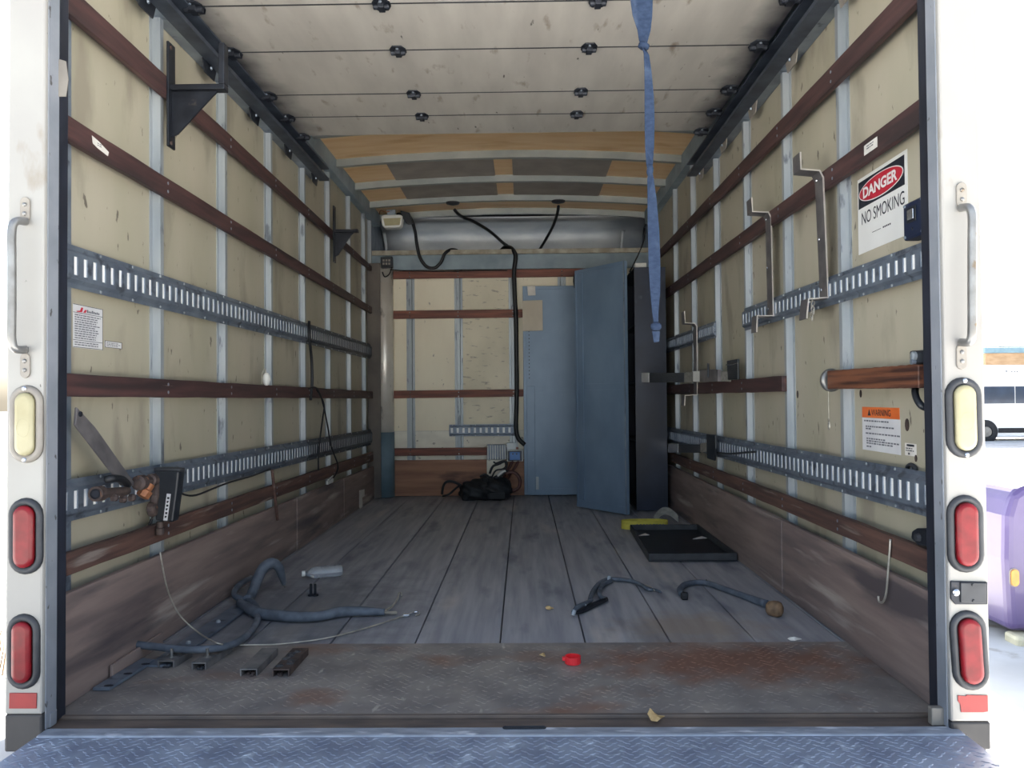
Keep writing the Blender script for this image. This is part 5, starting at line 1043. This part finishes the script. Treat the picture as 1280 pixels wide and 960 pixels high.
# white van far behind on the right
VY = 31.0; k = VY / F
a = Yp(1226, 500, VY); x0v = a.x - 0.9; vb = thing('passenger_van', 'white high-roof van with dark windows parked across the yard', 'van', (x0v + 2.6, VY, ZG))
zz_ = lambda py: Yp(1255, py, VY).z
prof = [(0, zz_(548)), (0, zz_(520)), (.15, zz_(512)), (.9, zz_(498)), (1.55, zz_(470)), (2.0, zz_(458)), (5.6, zz_(457)), (5.8, zz_(470)), (5.8, zz_(547))]
prof = [(0.2, zz_(547)), (0.15, zz_(478)), (0.35, zz_(456)), (4.2, zz_(457)), (4.8, zz_(478)), (5.5, zz_(505)), (5.75, zz_(520)), (5.75, zz_(547))]
MB().prism([(x0v + u, VY, z) for u, z in prof], (0, 2.0, 0)).build('body', 'paint_white', vb, bevel=.08)
for u0, u1, py0, py1 in ((.5, 2.2, 483, 504.5), (2.24, 3.6, 483, 504.5), (3.7, 4.6, 484, 504.5)):
    MB().box(x0v + u0, x0v + u1, VY - .03, VY - .001, zz_(py1), zz_(py0)).build('side_window', 'glass_dark', vb, bevel=.01)
MB().box(x0v + 1.55, x0v + 4.2, VY - .03, VY - .001, zz_(541), zz_(535)).build('rubbing_strip', 'tyre', vb)
wz = zz_(555); R_ = .36; xwv = Yp(1231, 500, VY).x
for xw_ in (xwv, x0v + 4.75):
    MB().lathe([(R_ + .11, .0), (R_ + .11, .03)], (xw_, VY + .001, ZG + R_), (0, -1, 0), 24).build('wheel_arch', 'tyre', vb)
    w_ = MB().lathe([(R_ * .6, -.2), (R_, -.18), (R_, .03), (R_ * .62, .06), (R_ * .6, .02)], (xw_, VY - .05, ZG + R_), (0, -1, 0), 24).build('wheel', 'tyre', vb)
    MB().lathe([(R_ * .58, .0), (R_ * .5, .03), (R_ * .15, .05)], (xw_, VY - .075, ZG + R_), (0, -1, 0), 16).build('hubcap', 'bezel_grey', w_)
mb = MB(); rr = random.Random(4)
for kx in range(5):
    px = 1257 + 3.4 * kx; p = Yp(px, 464, VY); mb.box(p.x, p.x + .06, VY - .004, VY - .001, p.z - (.05 if kx != 1 else .02), p.z + (.06 if kx == 0 else .02))
mb.build('lettering', 'print_grey', vb)
# low building behind
BYY = 46.0; bz = lambda py: Yp(1260, py, BYY).z
xb0 = Yp(1232, 450, BYY).x
bd = thing('yard_building', 'low building with a blue-green metal roof and tan fascia behind the van', 'building', (xb0 + 9, BYY, ZG))
MB().box(xb0 + .3, xb0 + 22, BYY + .6, BYY + 9, ZG, bz(456)).build('walls', 'stucco', bd)
MB().box(xb0, xb0 + 22.3, BYY, BYY + 9.3, bz(456), bz(441.5)).build('fascia', 'fascia_tan', bd)
mb = MB(); mb.prism([(xb0 - .2, BYY - .3, bz(441.4)), (xb0 - .2, BYY + 9.6, bz(441.4)), (xb0 - .2, BYY + 9.6, bz(438)), (xb0 - .2, BYY + 4.6, bz(433.5)), (xb0 - .2, BYY - .3, bz(434.5))], (22.7, 0, 0)); mb.build('roof', 'roof_teal', bd)
for kx in range(8): MB().lathe([(.035, 0), (.035, 23)], (xb0 - .2 + 0, BYY - .2 + kx * 1.3, bz(434) + .02), (1, 0, 0), 6).build('roof_seam', 'roof_teal', bd) if kx == 0 else None
for kx in range(5): MB().box(xb0 + 2 + 4 * kx, xb0 + 3.6 + 4 * kx, BYY + .55, BYY + .599, ZG + 1.0, ZG + 2.1).build('window', 'glass_dark', bd)
# purple pickup nose, close on the right
PY = 6.0; pz = lambda py: Yp(1268, py, PY).z; px0 = Yp(1256, 650, PY).x
pk = thing('purple_vehicle', 'front corner of a faded purple vehicle with amber side marker beside the right post', 'vehicle', (px0 + .9, PY + .8, ZG))
prof = [(px0 + .02, pz(790)), (px0, pz(700)), (px0 + .01, pz(645)), (px0 + .06, pz(618)), (px0 + .15, pz(606)), (px0 + .45, pz(600)), (px0 + 1.6, pz(596)), (px0 + 1.75, pz(640)), (px0 + 1.78, pz(790))]
MB().prism([(x, PY, z) for x, z in prof], (0, 1.9, 0)).build('body', 'paint_purple', pk, bevel=.06, seg=3)
c = Yp(1268, 722, PY - .004); MB().rings([stadium(c.x, c.z, .028, .062, PY - d, 8) for d in (0, .012, .018)]).build('side_marker', 'lens_amber', pk, smooth=True); MB().rings([stadium(c.x, c.z, .036, .070, PY - d, 8) for d in (-.002, .006)]).build('marker_bezel', 'bezel_grey', pk)
z1, z0 = pz(792), pz(836); MB().box(px0 + .03, px0 + 1.7, PY - .08, PY + .10, z0, z1).build('bumper', 'bumper_cream', pk, bevel=.03)
for xx in (px0 + .14, px0 + 1.5): MB().lathe([(.2, -.1), (.36, -.1), (.36, .1), (.2, .1)], (xx + .02, PY + 1.35, ZG + .36), (1, 0, 0), 22).build('wheel', 'tyre', pk)
MB().box(px0 + .25, px0 + 1.5, PY + .3, PY + 1.8, ZG + .3, z1).build('chassis', 'black_steel', pk)
# dry brush glimpsed past the left rear post
bq = Yp(2, 780, 5.2); db = thing('dry_bush', 'leafless dry brush glimpsed past the left rear post', 'bush', (bq.x - .1, 5.2, ZG)); rr = random.Random(12)
for k in range(26):
    x = bq.x - .32 + .36 * rr.random(); y = 5.2 + .3 * rr.random(); h_ = rr.uniform(.25, .62)
    MB().tube([(x, y, ZG), (x + rr.uniform(-.04, .04), y, ZG + h_ * .5), (x + rr.uniform(-.09, .07), y + rr.uniform(-.05, .05), ZG + h_)], [.007, .005, .002], 5, 2).build('twig', 'fence_wood', db)
